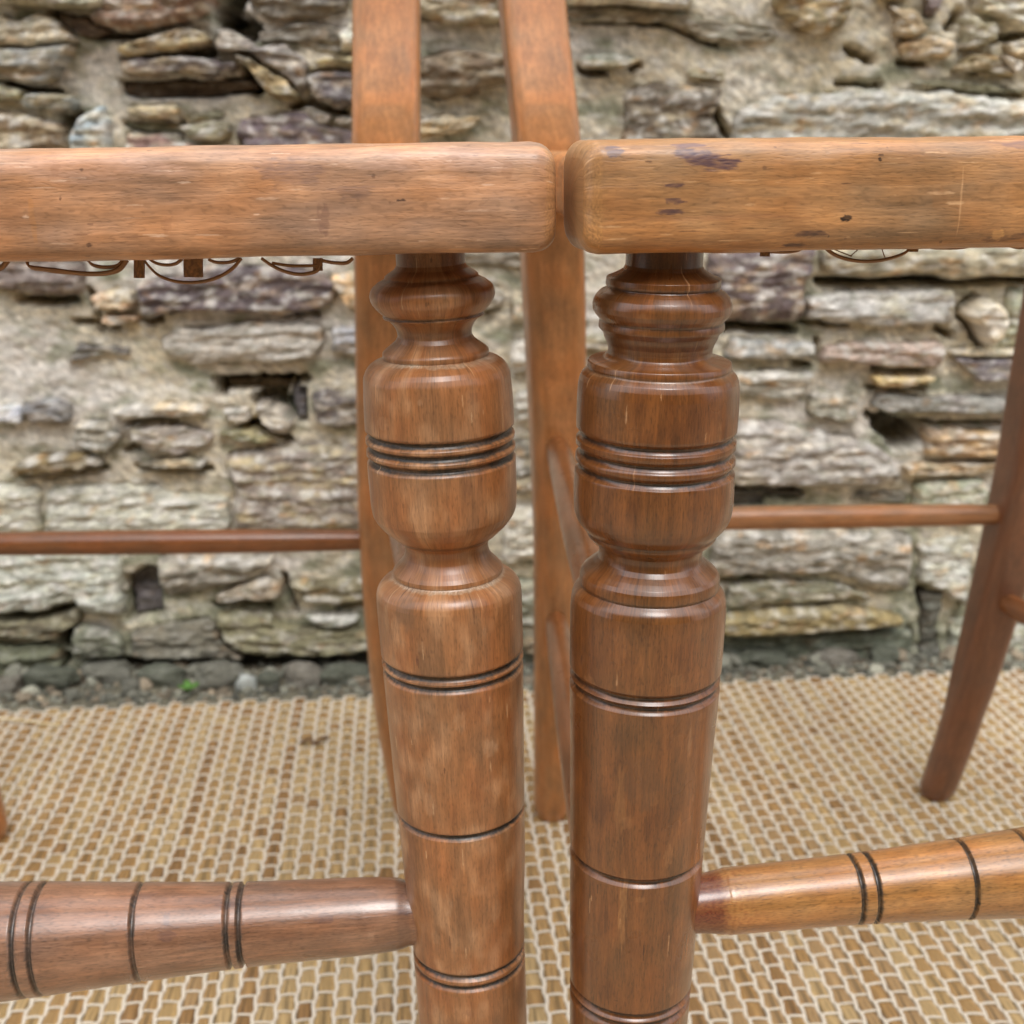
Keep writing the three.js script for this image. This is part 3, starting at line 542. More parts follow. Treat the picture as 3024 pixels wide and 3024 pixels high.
const LEFT_CANE = [
  [2.2, -128.2, 432.0, -343.0, -127.8, 430.5, -343.0, -123.3, 429.6, -343.0, -118.8, 428.6, -346.0, -113.2, 428.1, -346.0, -108.0, 428.3, -346.0, -104.8, 429.3, -346.0, -102.7, 431.6, -346.0],
  [1.6, -113.1, 431.7, -346.0, -111.9, 430.5, -346.0, -108.6, 429.8, -346.0, -105.2, 430.2, -346.0, -103.5, 431.6, -346.0],
  [3, -99.2, 432.1, -346.0, -99.5, 429.0, -346.0, -99.7, 426.9, -346.0],
  [1.3, -98.1, 431.8, -346.0, -96.7, 429.8, -346.0, -94.6, 427.7, -346.0, -91.1, 426.2, -346.0, -87.0, 425.6, -346.0, -82.3, 425.9, -346.0, -78.0, 427.2, -346.0, -74.3, 429.4, -346.0, -72.0, 431.9, -346.0],
  [1.2, -96.5, 431.8, -346.0, -94.8, 430.8, -346.0, -92.3, 430.3, -346.0, -89.7, 430.6, -346.0, -87.8, 431.8, -346.0],
  [5.4, -84.8, 432.0, -346.0, -85.0, 429.4, -346.0, -85.1, 427.0, -346.0],
  [1.2, -80.8, 431.7, -346.0, -79.1, 431.0, -346.0, -76.7, 430.8, -346.0, -74.4, 431.1, -346.0, -72.5, 431.9, -346.0],
  [1.5, -66.6, 431.9, -346.0, -64.4, 430.3, -346.0, -61.4, 428.7, -346.0, -57.8, 427.7, -346.0, -54.7, 427.7, -346.0, -51.5, 428.8, -346.0, -50.5, 431.8, -346.0],
  [1.1, -63.8, 430.6, -346.0, -59.2, 429.9, -346.0, -55.1, 429.8, -346.0, -51.7, 429.9, -346.0],
  [2.6, -51.5, 431.8, -346.0, -51.6, 429.7, -346.0, -51.6, 428.5, -346.0],
  [1.4, -50.6, 431.2, -346.0, -47.3, 430.6, -346.0, -43.7, 430.6, -346.0, -42.1, 431.7, -346.0],
  [2.2, -137.4, 431.6, -343.0, -136.6, 429.8, -343.0, -135.0, 430.3, -343.0, -133.0, 432.3, -343.0],
];
const RIGHT_CANE = [
  [2.6, 66.6, 435.1, -338.3, 66.6, 433.6, -338.3, 66.6, 432.1, -338.3],
  [1.2, 64.0, 434.6, -337.8, 65.6, 433.6, -338.1, 69.3, 433.2, -338.8, 73.0, 433.1, -339.5, 76.1, 433.6, -340.1, 77.6, 434.8, -340.4],
  [1.3, 82.4, 435.0, -341.3, 83.8, 433.4, -341.6, 86.3, 431.9, -342.0, 90.1, 430.7, -342.7, 93.9, 430.2, -343.4, 98.3, 430.3, -344.2, 102.5, 431.1, -345.0, 105.7, 432.3, -345.6, 107.8, 434.2, -346.0],
  [3, 107.4, 434.6, -345.9, 107.6, 433.5, -346.0, 107.5, 432.4, -345.9],
  [1.2, 109.9, 434.6, -346.4, 112.2, 433.6, -346.8, 116.6, 433.2, -347.6, 122.1, 433.3, -348.6, 126.5, 434.2, -349.4],
  [1.2, 133.7, 434.5, -350.7, 136.0, 433.3, -351.1, 139.5, 432.9, -351.7, 143.3, 434.3, -352.4],
  [0.3, 90.1, 431.6, -342.7, 91.6, 432.8, -343.0, 93.4, 434.3, -343.4],
  [0.3, 85.1, 433.7, -341.8, 87.9, 432.6, -342.3, 90.6, 431.6, -342.8],
  [0.3, 98.9, 433.4, -344.4, 99.4, 432.1, -344.4, 100.0, 430.9, -344.5],
];

// ------------------------------------------------------------------ woven mat: strips of split reed tied by pale cord
{
  const TH = 0.083, mat = thing('woven_mat', 'tan woven reed mat tied with pale cord, spread under the chairs', 'mat', V(0, 0, -1.031));
  mat.rotation.y = TH;
  const ROW = 0.0150, LEN = 1.56, rows = Math.floor(LEN / ROW), X0 = -0.86, X1 = 0.92;
  const reedTex = dataTex(128, 64, (u, v, o) => {
    const f = ns(u * 5, 0.4, 3) * 0.9 + ns(u * 16, v * 0.8, 7) * 0.8 + ns(u * 46, v * 2, 9) * 0.5, gap = sm(0.32, 0.5, Math.abs(ns(u * 3.4, v * 0.2, 21)) < 0.045 ? 1 : 0), k = 222 + 46 * f - 70 * gap;
    o[0] = k; o[1] = k * 0.985; o[2] = k * 0.95;
  }, true);
  const hump = (x) => 0.0025 * (1 - 0.55 * Math.pow(Math.abs(2 * x), 3));
  const pad = (off) => {
    const nx = 8, nz = 6, pos = [], uv = [], idx = [];
    for (let j = 0; j <= nz; j++) for (let i = 0; i <= nx; i++) { const x = i / nx - 0.5, z = j / nz - 0.5, e = 1 - 0.24 * Math.pow(Math.abs(2 * z), 3); pos.push(x * 0.9 * (1 - 0.06 * Math.pow(Math.abs(2 * z), 4)), Math.max(0.0004, hump(x) * e), z * ROW); uv.push(i / nx * 0.45 + off, j / nz); }
    for (let j = 0; j < nz; j++) for (let i = 0; i < nx; i++) { const a = j * (nx + 1) + i, b = a + 1, c = a + nx + 1, d = c + 1; idx.push(a, c, b, b, c, d); }
    const g = new THREE.BufferGeometry(); g.setAttribute('position', new THREE.Float32BufferAttribute(pos, 3)); g.setAttribute('uv', new THREE.Float32BufferAttribute(uv, 2)); g.setIndex(idx); g.computeVertexNormals(); return g;
  };
  const pads = [0.02, 0.21, 0.43, 0.66, 0.83].map(pad);
  const tones = [[176, 142, 94], [168, 132, 84], [190, 162, 116], [154, 118, 74], [174, 142, 100], [182, 152, 104]].map((t) => new THREE.Color().setRGB(lin(t[0]), lin(t[1]), lin(t[2])));
  const mats = tones.map((c) => new THREE.MeshStandardMaterial({ color: c, map: reedTex, bumpMap: reedTex, bumpScale: 0.0005, roughness: 0.62 }));
  const sway = (z) => 0.0016 * ns(z / 0.11, 4.2) + 0.0004 * ns(z / 0.035, 9.1);
  const cells = [], edges = [X0], widths = [];
  for (let x = X0, c = 0; x < X1; c++) { const w = 0.0104 * rr(0.84, 1.18); widths.push(w); x += w; edges.push(x); }
  camera.updateMatrixWorld(); mat.updateMatrixWorld(); camera.updateProjectionMatrix();
  const q = V(0, 0, 0);
  widths.forEach((w, c) => {
    const tone = Math.floor(rnd() * 6);
    for (let r = 0; r < rows; r++) {
      const z = (r + 0.5 + (c % 2) * 0.5) * ROW + rr(-0.0006, 0.0006), x = edges[c] + w / 2 + sway(z) + rr(-0.00025, 0.00025), t = rnd() < 0.8 ? tone : Math.floor(rnd() * 6);
      q.set(x, 0.003, z); mat.localToWorld(q); const d = q.distanceTo(camera.position); q.project(camera);
      cells.push({ x, z, w, t, s: rr(0.84, 1.14), a: rr(-0.05, 0.05), g: Math.floor(rnd() * 5), d, seen: q.z < 1 && Math.abs(q.x) < 0.98 && q.y > -0.98 && q.y < 1 });
    }
  });
  const near = cells.filter((c) => c.seen).sort((a, b) => a.d - b.d).slice(0, 300); near.forEach((c) => { c.own = true; });
  for (const c of near) { const m = part('reed_segment', pads[c.g], mats[c.t], mat); m.position.set(c.x, 0, c.z); m.rotation.y = c.a; m.scale.set(c.w, c.s, 1); }
  const M = new THREE.Matrix4(), I = new THREE.Quaternion();
  const rest = cells.filter((c) => !c.own);
  pads.forEach((g, k) => {
    const L = rest.filter((c) => c.g === k), im = new THREE.InstancedMesh(g, new THREE.MeshStandardMaterial({ color: 0xffffff, map: reedTex, bumpMap: reedTex, bumpScale: 0.0005, roughness: 0.62 }), L.length);
    L.forEach((c, i) => { M.compose(V(c.x, 0, c.z), I.setFromAxisAngle(V(0, 1, 0), c.a), V(c.w, c.s, 1)); im.setMatrixAt(i, M); im.setColorAt(i, tones[c.t]); });
    im.name = 'reed_weave'; im.castShadow = im.receiveShadow = true; im.userData.kind = 'stuff'; mat.add(im);
  });
  const cordMat = new THREE.MeshStandardMaterial({ color: new THREE.Color().setRGB(0.68, 0.6, 0.48), roughness: 0.85 });
  { // the cord crossing over every reed
    const pts = []; for (let i = 0; i <= 10; i++) { const x = i / 10 - 0.5; pts.push([x * 1.06, hump(x) * 0.86 + 0.00035]); }
    const rings = pts.map(([x, y]) => Array.from({ length: 6 }, (_, j) => { const a = j / 6 * Math.PI * 2; return V(x, y + 0.0006 * Math.cos(a), 0.00084 * Math.sin(a)); }));
    const g = skin(rings, pts.map((_, i) => i / 10), false), im = new THREE.InstancedMesh(g, cordMat, cells.length);
    cells.forEach((c, i) => { M.compose(V(c.x, 0, c.z - ROW / 2), I.setFromAxisAngle(V(0, 1, 0), c.a * 2.4), V(c.w, Math.max(0.95, c.s), 0.8 + 0.35 * (c.s - 0.84) / 0.3)); im.setMatrixAt(i, M); });
    im.name = 'cross_cord'; im.castShadow = im.receiveShadow = true; im.userData.kind = 'stuff'; mat.add(im);
  }
  const rings = []; const al = [];
  for (let r = 0; r <= rows * 4; r++) { const z = r / 4 * ROW, dx = sway(z) + 0.0007 * Math.sin(r * Math.PI / 2 + 0.4), y = 0.0016 + 0.0004 * Math.cos(r * Math.PI); al.push(z); rings.push(Array.from({ length: 6 }, (_, j) => { const a = j / 6 * Math.PI * 2; return V(dx + 0.00124 * Math.cos(a), y + 0.001 * Math.sin(a), z); })); }
  const cg = skin(rings, al, true);
  edges.forEach((x, i) => { const m = part('cord', cg, cordMat, mat); m.position.x = x; if (i % 2) m.position.z = ROW / 2; });
}

// ------------------------------------------------------------------ the two chairs
const W = {
  legL: { base: [148, 98, 60], wear: 0.6, wearc: [170, 130, 96], stain: 0.35, stainc: [116, 70, 42], grain: 0.75, pore: 0.11, rough: 92, relief: 0.00008, coat: 0.55, gloss: 0.3 },
  legR: { base: [112, 67, 32], wear: 0.34, wearc: [122, 76, 40], stain: 0.5, stainc: [62, 35, 17], grain: 0.9, pore: 0.13, rough: 78, relief: 0.00006, coat: 0.85, gloss: 0.24 },
  railL: { base: [170, 127, 96], wear: 0.3, wearc: [186, 142, 106], stain: 0.25, stainc: [150, 104, 70], grain: 0.8, pore: 0.08, rough: 106, relief: 0.00013, coat: 0.4, gloss: 0.34 },
  railR: { base: [160, 116, 76], wear: 0.28, wearc: [174, 127, 80], stain: 0.3, stainc: [134, 89, 52], grain: 0.85, pore: 0.08, rough: 100, relief: 0.00012, coat: 0.4, gloss: 0.32 },
  strL: { base: [134, 94, 69], wear: 0.35, wearc: [144, 108, 84], stain: 0.45, stainc: [86, 60, 48], grain: 0.9, pore: 0.16, rough: 76, relief: 0.00013, coat: 1, gloss: 0.24 },
  strR: { base: [156, 108, 60], wear: 0.28, wearc: [174, 126, 74], stain: 0.3, stainc: [130, 82, 42], grain: 0.8, pore: 0.18, rough: 78, relief: 0.00008, coat: 1, gloss: 0.22 },
  post: { base: [166, 112, 66], wear: 0.25, wearc: [178, 122, 78], stain: 0.25, stainc: [136, 86, 48], grain: 0.8, pore: 0.1, rough: 86, relief: 0.00005, coat: 0.6, gloss: 0.3 },
};
const PROF_L = [[-3,  9.7], [1.9, 9.74], [3.2, 10.65], [4.4, 12.61], [4.9, 13.22], [5.5, 13.38], [6.0, 13.98], [6.7, 15.49], [8.4, 17.32], [10.2, 17.95], [12.0, 17.53], [13.8, 16.34], [15.4, 14.70], [15.7, 14.09], [16.2, 14.55], [16.6, 14.41], [17.2, 13.05], [18.6, 11.70], [20.6, 10.80], [21.8, 10.66], [23.3, 11.44], [24.7, 13.13], [25.9, 14.67], [26.5, 15.29], [27.6, 15.38], [28.1, 15.15], [28.5, 15.93], [29.2, 17.93], [30.2, 19.48], [31.6, 20.57], [33.7, 21.37], [36.8, 21.58], [41.5, 21.82], [49.7, 21.96], [59.5, 21.98], [67.2, 21.87], [72.1, 21.72], [74.8, 21.29], [77.1, 20.05], [79.3, 18.33], [81.1, 16.44], [82.3, 15.18], [82.8, 14.23], [83.3, 13.75], [84.5, 12.81], [86.3, 12.50], [88.5, 13.01], [90.2, 14.15], [91.9, 15.78], [92.9, 16.60], [94.0, 16.77], [94.5, 16.53], [95.0, 17.27], [95.9, 19.22], [97.1, 20.69], [98.6, 21.68], [100.5, 22.12], [104.3, 22.19], [118.5, 22.02], [133.1, 21.59], [153.1, 21.07], [173.8, 20.54], [195.1, 19.92], [217.1, 18.89], [240.5, 18.57], [258.0, 18.43], [335, 16.2], [396, 13.8], [405, 15.2], [415, 15.8], [423, 14.4], [426.7, 13.2]];
const PROF_R = [[-3,  10.4], [3.1, 10.50], [4.0, 10.94], [5.0, 12.39], [5.9, 14.27], [6.3, 15.28], [6.7, 15.58], [8.3, 15.67], [8.9, 15.32], [9.3, 15.47], [10.0, 16.92], [11.6, 18.40], [13.5, 19.08], [15.1, 19.03], [16.5, 18.18], [17.5, 17.33], [18.0, 16.97], [18.4, 17.12], [19.3, 17.28], [20.1, 17.22], [20.9, 16.50], [21.5, 15.92], [22.6, 15.65], [24.4, 14.79], [26.2, 14.37], [27.5, 14.54], [28.4, 15.87], [28.8, 17.94], [29.1, 19.41], [29.4, 19.86], [30.9, 20.03], [31.3, 19.74], [31.8, 20.34], [32.7, 21.39], [34.5, 22.16], [37.0, 22.50], [43.8, 22.63], [51.5, 22.56], [60.8, 22.66], [67.1, 22.85], [71.5, 22.71], [74.2, 22.15], [76.6, 20.81], [78.4, 19.16], [79.0, 18.55], [79.5, 18.71], [80.2, 18.42], [81.5, 17.21], [82.4, 15.99], [83.2, 15.31], [85.0, 14.95], [86.7, 15.28], [88.0, 16.37], [89.3, 17.94], [90.7, 19.51], [91.7, 20.14], [92.4, 20.31], [94.7, 20.42], [95.2, 20.12], [95.9, 20.83], [97.2, 21.94], [99.2, 22.60], [102.9, 22.83], [121.0, 22.61], [148.2, 21.71], [168.1, 21.23], [188.6, 20.73], [209.8, 20.29], [232.3, 19.68], [249.3, 19.23], [335, 16.6], [398, 14], [407, 15.6], [417, 16.2], [425, 14.8], [428.4, 13.6]];

// rounded bar with worn corners, swept from A to B (end points of its centre line)
function bar(A, B, hd, hh, round = 0.008, ex = 4.2, seedN = 0, wob = 0.0004) {
  const L = A.distanceTo(B), D = B.clone().sub(A).normalize(), up = V(0, 1, 0).addScaledVector(D, -D.y).normalize(), back = V(0, 0, 0).crossVectors(up, D).normalize();
  if (back.z > 0) back.negate();
  const ss = []; for (let k = 0; k <= 9; k++) ss.push(round * (1 - Math.cos(k / 9 * Math.PI / 2)));
  const n = Math.max(6, Math.round(L / 0.008)); for (let k = 1; k < n; k++) ss.push(round + (L - 2 * round) * k / n);
  for (let k = 9; k >= 0; k--) ss.push(L - round * (1 - Math.cos(k / 9 * Math.PI / 2)));
  const M = 96, dense = Array.from({ length: 1441 }, (_, j) => { const a = j / 1440 * Math.PI * 2, f = (v) => Math.sign(v) * Math.abs(v) ** (2 / ex); return [f(Math.cos(a)), f(Math.sin(a))]; });
  const acc = [0]; for (let j = 1; j < dense.length; j++) acc.push(acc[j - 1] + Math.hypot((dense[j][0] - dense[j - 1][0]) * hd, (dense[j][1] - dense[j - 1][1]) * hh));
  const sec = []; for (let j = 0, k = 0; j < M; j++) { const want = acc[1440] * j / M; while (acc[k + 1] < want) k++; sec.push(dense[k]); }   // even steps round the section
  const rings = ss.map((s) => {
    const e = Math.min(s, L - s), ins = e < round ? round * 0.92 * (1 - Math.sqrt(Math.max(0, 1 - (1 - e / round) ** 2))) : 0;
    return Array.from({ length: M }, (_, j) => {
      const [c, t] = sec[j];
      const w = wob * (fbm(s / 0.03 + seedN, c * 2, t * 2, 2) * 2 + 0.35 * ns(s / 0.006, c * 5, t * 5 + seedN));
      return A.clone().addScaledVector(D, s).addScaledVector(back, c * (hd - ins + w)).addScaledVector(up, t * (hh - ins + w));
    });
  });
  const g = skin(rings, ss.map((s) => s / L));
  { const P = g.attributes.position, uv = g.attributes.uv; const I = g.index.array; const a = V(0,0,0), b = V(0,0,0), c = V(0,0,0);   // outward faces
    a.fromBufferAttribute(P, I[600]); b.fromBufferAttribute(P, I[601]); c.fromBufferAttribute(P, I[602]);
    const nrm = b.sub(a).cross(c.sub(a)), mid = A.clone().lerp(B, 0.5), out = a.clone().sub(mid); out.addScaledVector(D, -out.dot(D));
    if (nrm.dot(out) < 0) { for (let i = 0; i < I.length; i += 3) { const t = I[i + 1]; I[i + 1] = I[i + 2]; I[i + 2] = t; } g.attributes.normal.array.forEach((v, i, A2) => { A2[i] = -v; }); } }
  return g;
}
// back post: squared above the seat, shaved round toward the foot; P rows [x, y, z, half width, half depth, exponent], top first
function post(P, yaw) {
  const cr = new THREE.CatmullRomCurve3(P.map((p) => V(p[0], p[1], p[2])), false, 'centripetal'), n = 60, M = 40, rings = [], al = [];
  const X = V(Math.cos(yaw), 0, -Math.sin(yaw)), Z = V(Math.sin(yaw), 0, Math.cos(yaw));
  for (let i = 0; i <= n; i++) {
    const c = cr.getPoint(i / n), t = i / n * (P.length - 1), k = Math.min(P.length - 2, Math.floor(t)), f = t - k, w = lerp(P[k][3], P[k + 1][3], f), d = lerp(P[k][4], P[k + 1][4], f), ex = lerp(P[k][5], P[k + 1][5], f);
    const tip = i === 0 || i === n ? 0.8 : 1;
    al.push(i / n); rings.push(Array.from({ length: M }, (_, j) => { const a = -j / M * Math.PI * 2 - Math.PI / 2, F = (v) => Math.sign(v) * Math.abs(v) ** (2 / ex); return c.clone().addScaledVector(X, F(Math.cos(a)) * w * tip).addScaledVector(Z, F(Math.sin(a)) * d * tip); }));
  }
  return skin(rings, al);
}
function ribbon(row, o) {      // cane strand: [width, x, y, z, ...] in millimetres
  const pts = []; for (let i = 1; i < row.length; i += 3) pts.push(V(row[i] / 1000, row[i + 1] / 1000, row[i + 2] / 1000));
  const cr = new THREE.CatmullRomCurve3(pts), n = 30, w = row[0] / (row.length < 11 && row[0] > 2.2 ? 2000 : 2600), wide = row[0] > 2.2 && pts.length === 3, th = row[0] < 0.5 ? 0.0001 : 0.00024, rings = [], al = [];
  for (let i = 0; i <= n; i++) {
    const c = cr.getPoint(i / n).sub(o), t = cr.getTangent(i / n), side = wide ? V(1, 0, 0.2) : V(0, 0.6, 0.8).addScaledVector(t, -(0.6 * t.y + 0.8 * t.z)); side.normalize();
    const nn = V(0, 0, 0).crossVectors(t, side).normalize(), k = wide && i === n ? 0.95 : 1;
    al.push(i / n); rings.push([[1, 1], [0.3, 1.3], [-0.3, 1.3], [-1, 1], [-1, -1], [-0.3, -1.3], [0.3, -1.3], [1, -1]].map(([a, b]) => c.clone().addScaledVector(side, a * w * k + (wide && i === n ? 0.0003 * ns(a * 9, row[1]) : 0)).addScaledVector(nn, b * th * (wide ? 1.1 : 1))));
  }
  return skin(rings, al);
}
const caneTex = dataTex(256, 32, (u, v, o) => { const k = 1 + 0.35 * ns(u * 3, v * 14, 4) + 0.25 * ns(u * 9, v * 30, 8); o[0] = 120 * k; o[1] = 80 * k; o[2] = 42 * k; }, true);
const caneMat = new THREE.MeshStandardMaterial({ map: caneTex, roughness: 0.5 });

const postMat = woodTextures(1024, 512, 860, 130, 6.2, W.post, [...blots(18, 860, 130, '7c4a28', 0.4), ...scratches(20, 860, 130, 'd8a878', 0.4)]);
const rodDark = woodTextures(512, 256, 300, 48, 9.4, { ...W.post, base: [126, 78, 44], wearc: [136, 88, 54], stainc: [98, 60, 34], rough: 76 });
const rodPale = woodTextures(512, 256, 300, 48, 19.6, { ...W.post, base: [156, 108, 70], wearc: [164, 118, 82], stainc: [124, 80, 50], rough: 90 });
const postDark = woodTextures(512, 256, 860, 130, 23.8, { ...W.post, base: [112, 72, 48], wearc: [120, 82, 58], stainc: [84, 54, 36] });  // darker tone of the post wood, for one back post
const sideMat = postMat.clone(); sideMat.clearcoat = 0; sideMat.roughnessMap = null; sideMat.roughness = 0.8;   // same wood, bare of varnish

function chair(C) {
  const o = C.base, g = thing('cane_seat_chair', C.label, 'chair', o);
  const L = (v) => v.clone().sub(o);
  // front legs
  const d = C.legDir.clone().normalize();
  part('leg', turned(L(C.legTop), d, C.prof, C.grooves), C.legMat, g);
  const d2 = V(-d.x, d.y, d.z).normalize();
  part('leg', turned(L(C.legTop2), d2, C.prof, C.grooves, 64, 3), C.legMat, g);
  // seat frame
  part('front_rail', bar(L(C.rail[0]), L(C.rail[1]), 0.019, 0.01425, C.railRound ?? 0.0058, C.railEx, C.seed), C.railMat, g);
  const ys = 0.4465;
  const sideA = V(0, 0, 0).copy(C.legTop).setY(ys), sideB = V(0, 0, 0).copy(C.legTop2).setY(ys), pa = C.postIn[C.seatRow], pb = C.postOut[C.seatRow];
  const rearA = V(pa[0], ys - 0.002, pa[2]), rearB = V(pb[0], ys - 0.002, pb[2]);
  const dirA = rearA.clone().sub(sideA).normalize(), dirB = rearB.clone().sub(sideB).normalize();
  part('side_rail', bar(L(sideA.clone().addScaledVector(dirA, 0.004)), L(rearA.clone().addScaledVector(dirA, -0.006)), 0.017, 0.0128, 0.003, 4, C.seed + 2), sideMat, g);
  part('side_rail', bar(L(sideB.clone().addScaledVector(dirB, 0.004)), L(rearB.clone().addScaledVector(dirB, -0.006)), 0.017, 0.0128, 0.003, 4, C.seed + 4), sideMat, g);
  part('rear_rail', bar(L(rearA.clone().lerp(rearB, 0.02).setZ(rearA.z + 0.012)), L(rearB.clone().lerp(rearA, 0.02).setZ(rearB.z + 0.012)), 0.012, 0.0125, 0.003, 4, C.seed + 6), postMat, g);
  // cane panel
  const strips = [], cn = (f, e) => sideA.clone().lerp(sideB, f).lerp(rearA.clone().lerp(rearB, f), e);
  const strip = (A, B, dy) => { A.y = B.y = ys + 0.006 + dy; strips.push(bar(L(A), L(B), 0.0012, 0.0003, 0.0005, 3, 0, 0).toNonIndexed()); };
  for (let k = 1; k < 26; k++) { strip(cn(0.04 + 0.92 * k / 26, 0.05), cn(0.04 + 0.92 * k / 26, 0.95), 0); strip(cn(0.06, 0.05 + 0.9 * k / 26), cn(0.94, 0.05 + 0.9 * k / 26), 0.0007); }
  const panel = part('cane_panel', mergeGeometries(strips), caneMat, g); panel.userData.kind = 'stuff';
  for (const row of C.cane) part('cane_strand', ribbon(row, o), caneMat, g);
  // back posts and crest
  const loc = (P) => P.map((p) => [p[0] - o.x, p[1] - o.y, p[2] - o.z, p[3], p[4], p[5]]);
  part('back_post', post(loc(C.postIn), C.yaw), postMat, g);
  part('back_post', post(loc(C.postOut), C.yaw), C.outMat ?? postMat, g, C.outLabel);
  const tp = (P) => V(P[0][0], P[0][1] - 0.035, P[0][2] + 0.001), mp = (P) => V(P[0][0] * 0.6 + P[1][0] * 0.4, P[0][1] * 0.6 + P[1][1] * 0.4, P[0][2] * 0.6 + P[1][2] * 0.4);
  part('crest_rail', bar(L(tp(C.postIn)), L(tp(C.postOut)), 0.011, 0.028, 0.004, 4, C.seed + 8), postMat, g);
  part('back_rail', bar(L(mp(C.postIn)), L(mp(C.postOut)), 0.009, 0.016, 0.004, 4, C.seed + 9), postMat, g);
  // stretchers
  part('front_stretcher', turned(L(C.st.A), C.st.B.clone().sub(C.st.A), C.st.prof, C.st.grooves, 96, 2), C.st.mat, g);
  part('rear_stretcher', between(L(C.rod[0]), L(C.rod[1]), [[0, 6.3], [0.15, 7.3], [0.5, 7.9], [0.85, 7.3], [1, 6.3]], []), C.rodMat, g);
  const on = (P, y) => { for (let i = 0; i + 1 < P.length; i++) if (y <= P[i][1] && y >= P[i + 1][1]) { const t = (P[i][1] - y) / (P[i][1] - P[i + 1][1]); return V(lerp(P[i][0], P[i + 1][0], t), y, lerp(P[i][2], P[i + 1][2], t)); } };
  const ax = (T, D, y) => T.clone().addScaledVector(D, (T.y - y) / -D.y);
  for (const y of [0.281, 0.162]) {
    part('side_stretcher', between(L(on(C.postIn, y)), L(ax(C.legTop, d, y)), [[0, 6.4], [0.1, 7.6], [0.5, 9], [0.9, 7.6], [1, 6.4]], []), rodDark, g);
    part('side_stretcher', between(L(on(C.postOut, y)), L(ax(C.legTop2, d2, y)), [[0, 6.4], [0.1, 7.6], [0.5, 9], [0.9, 7.6], [1, 6.4]], []), rodDark, g);
  }
  return g;
}
const gr = (list, w, dp) => list.map((s) => [s, w, dp]);
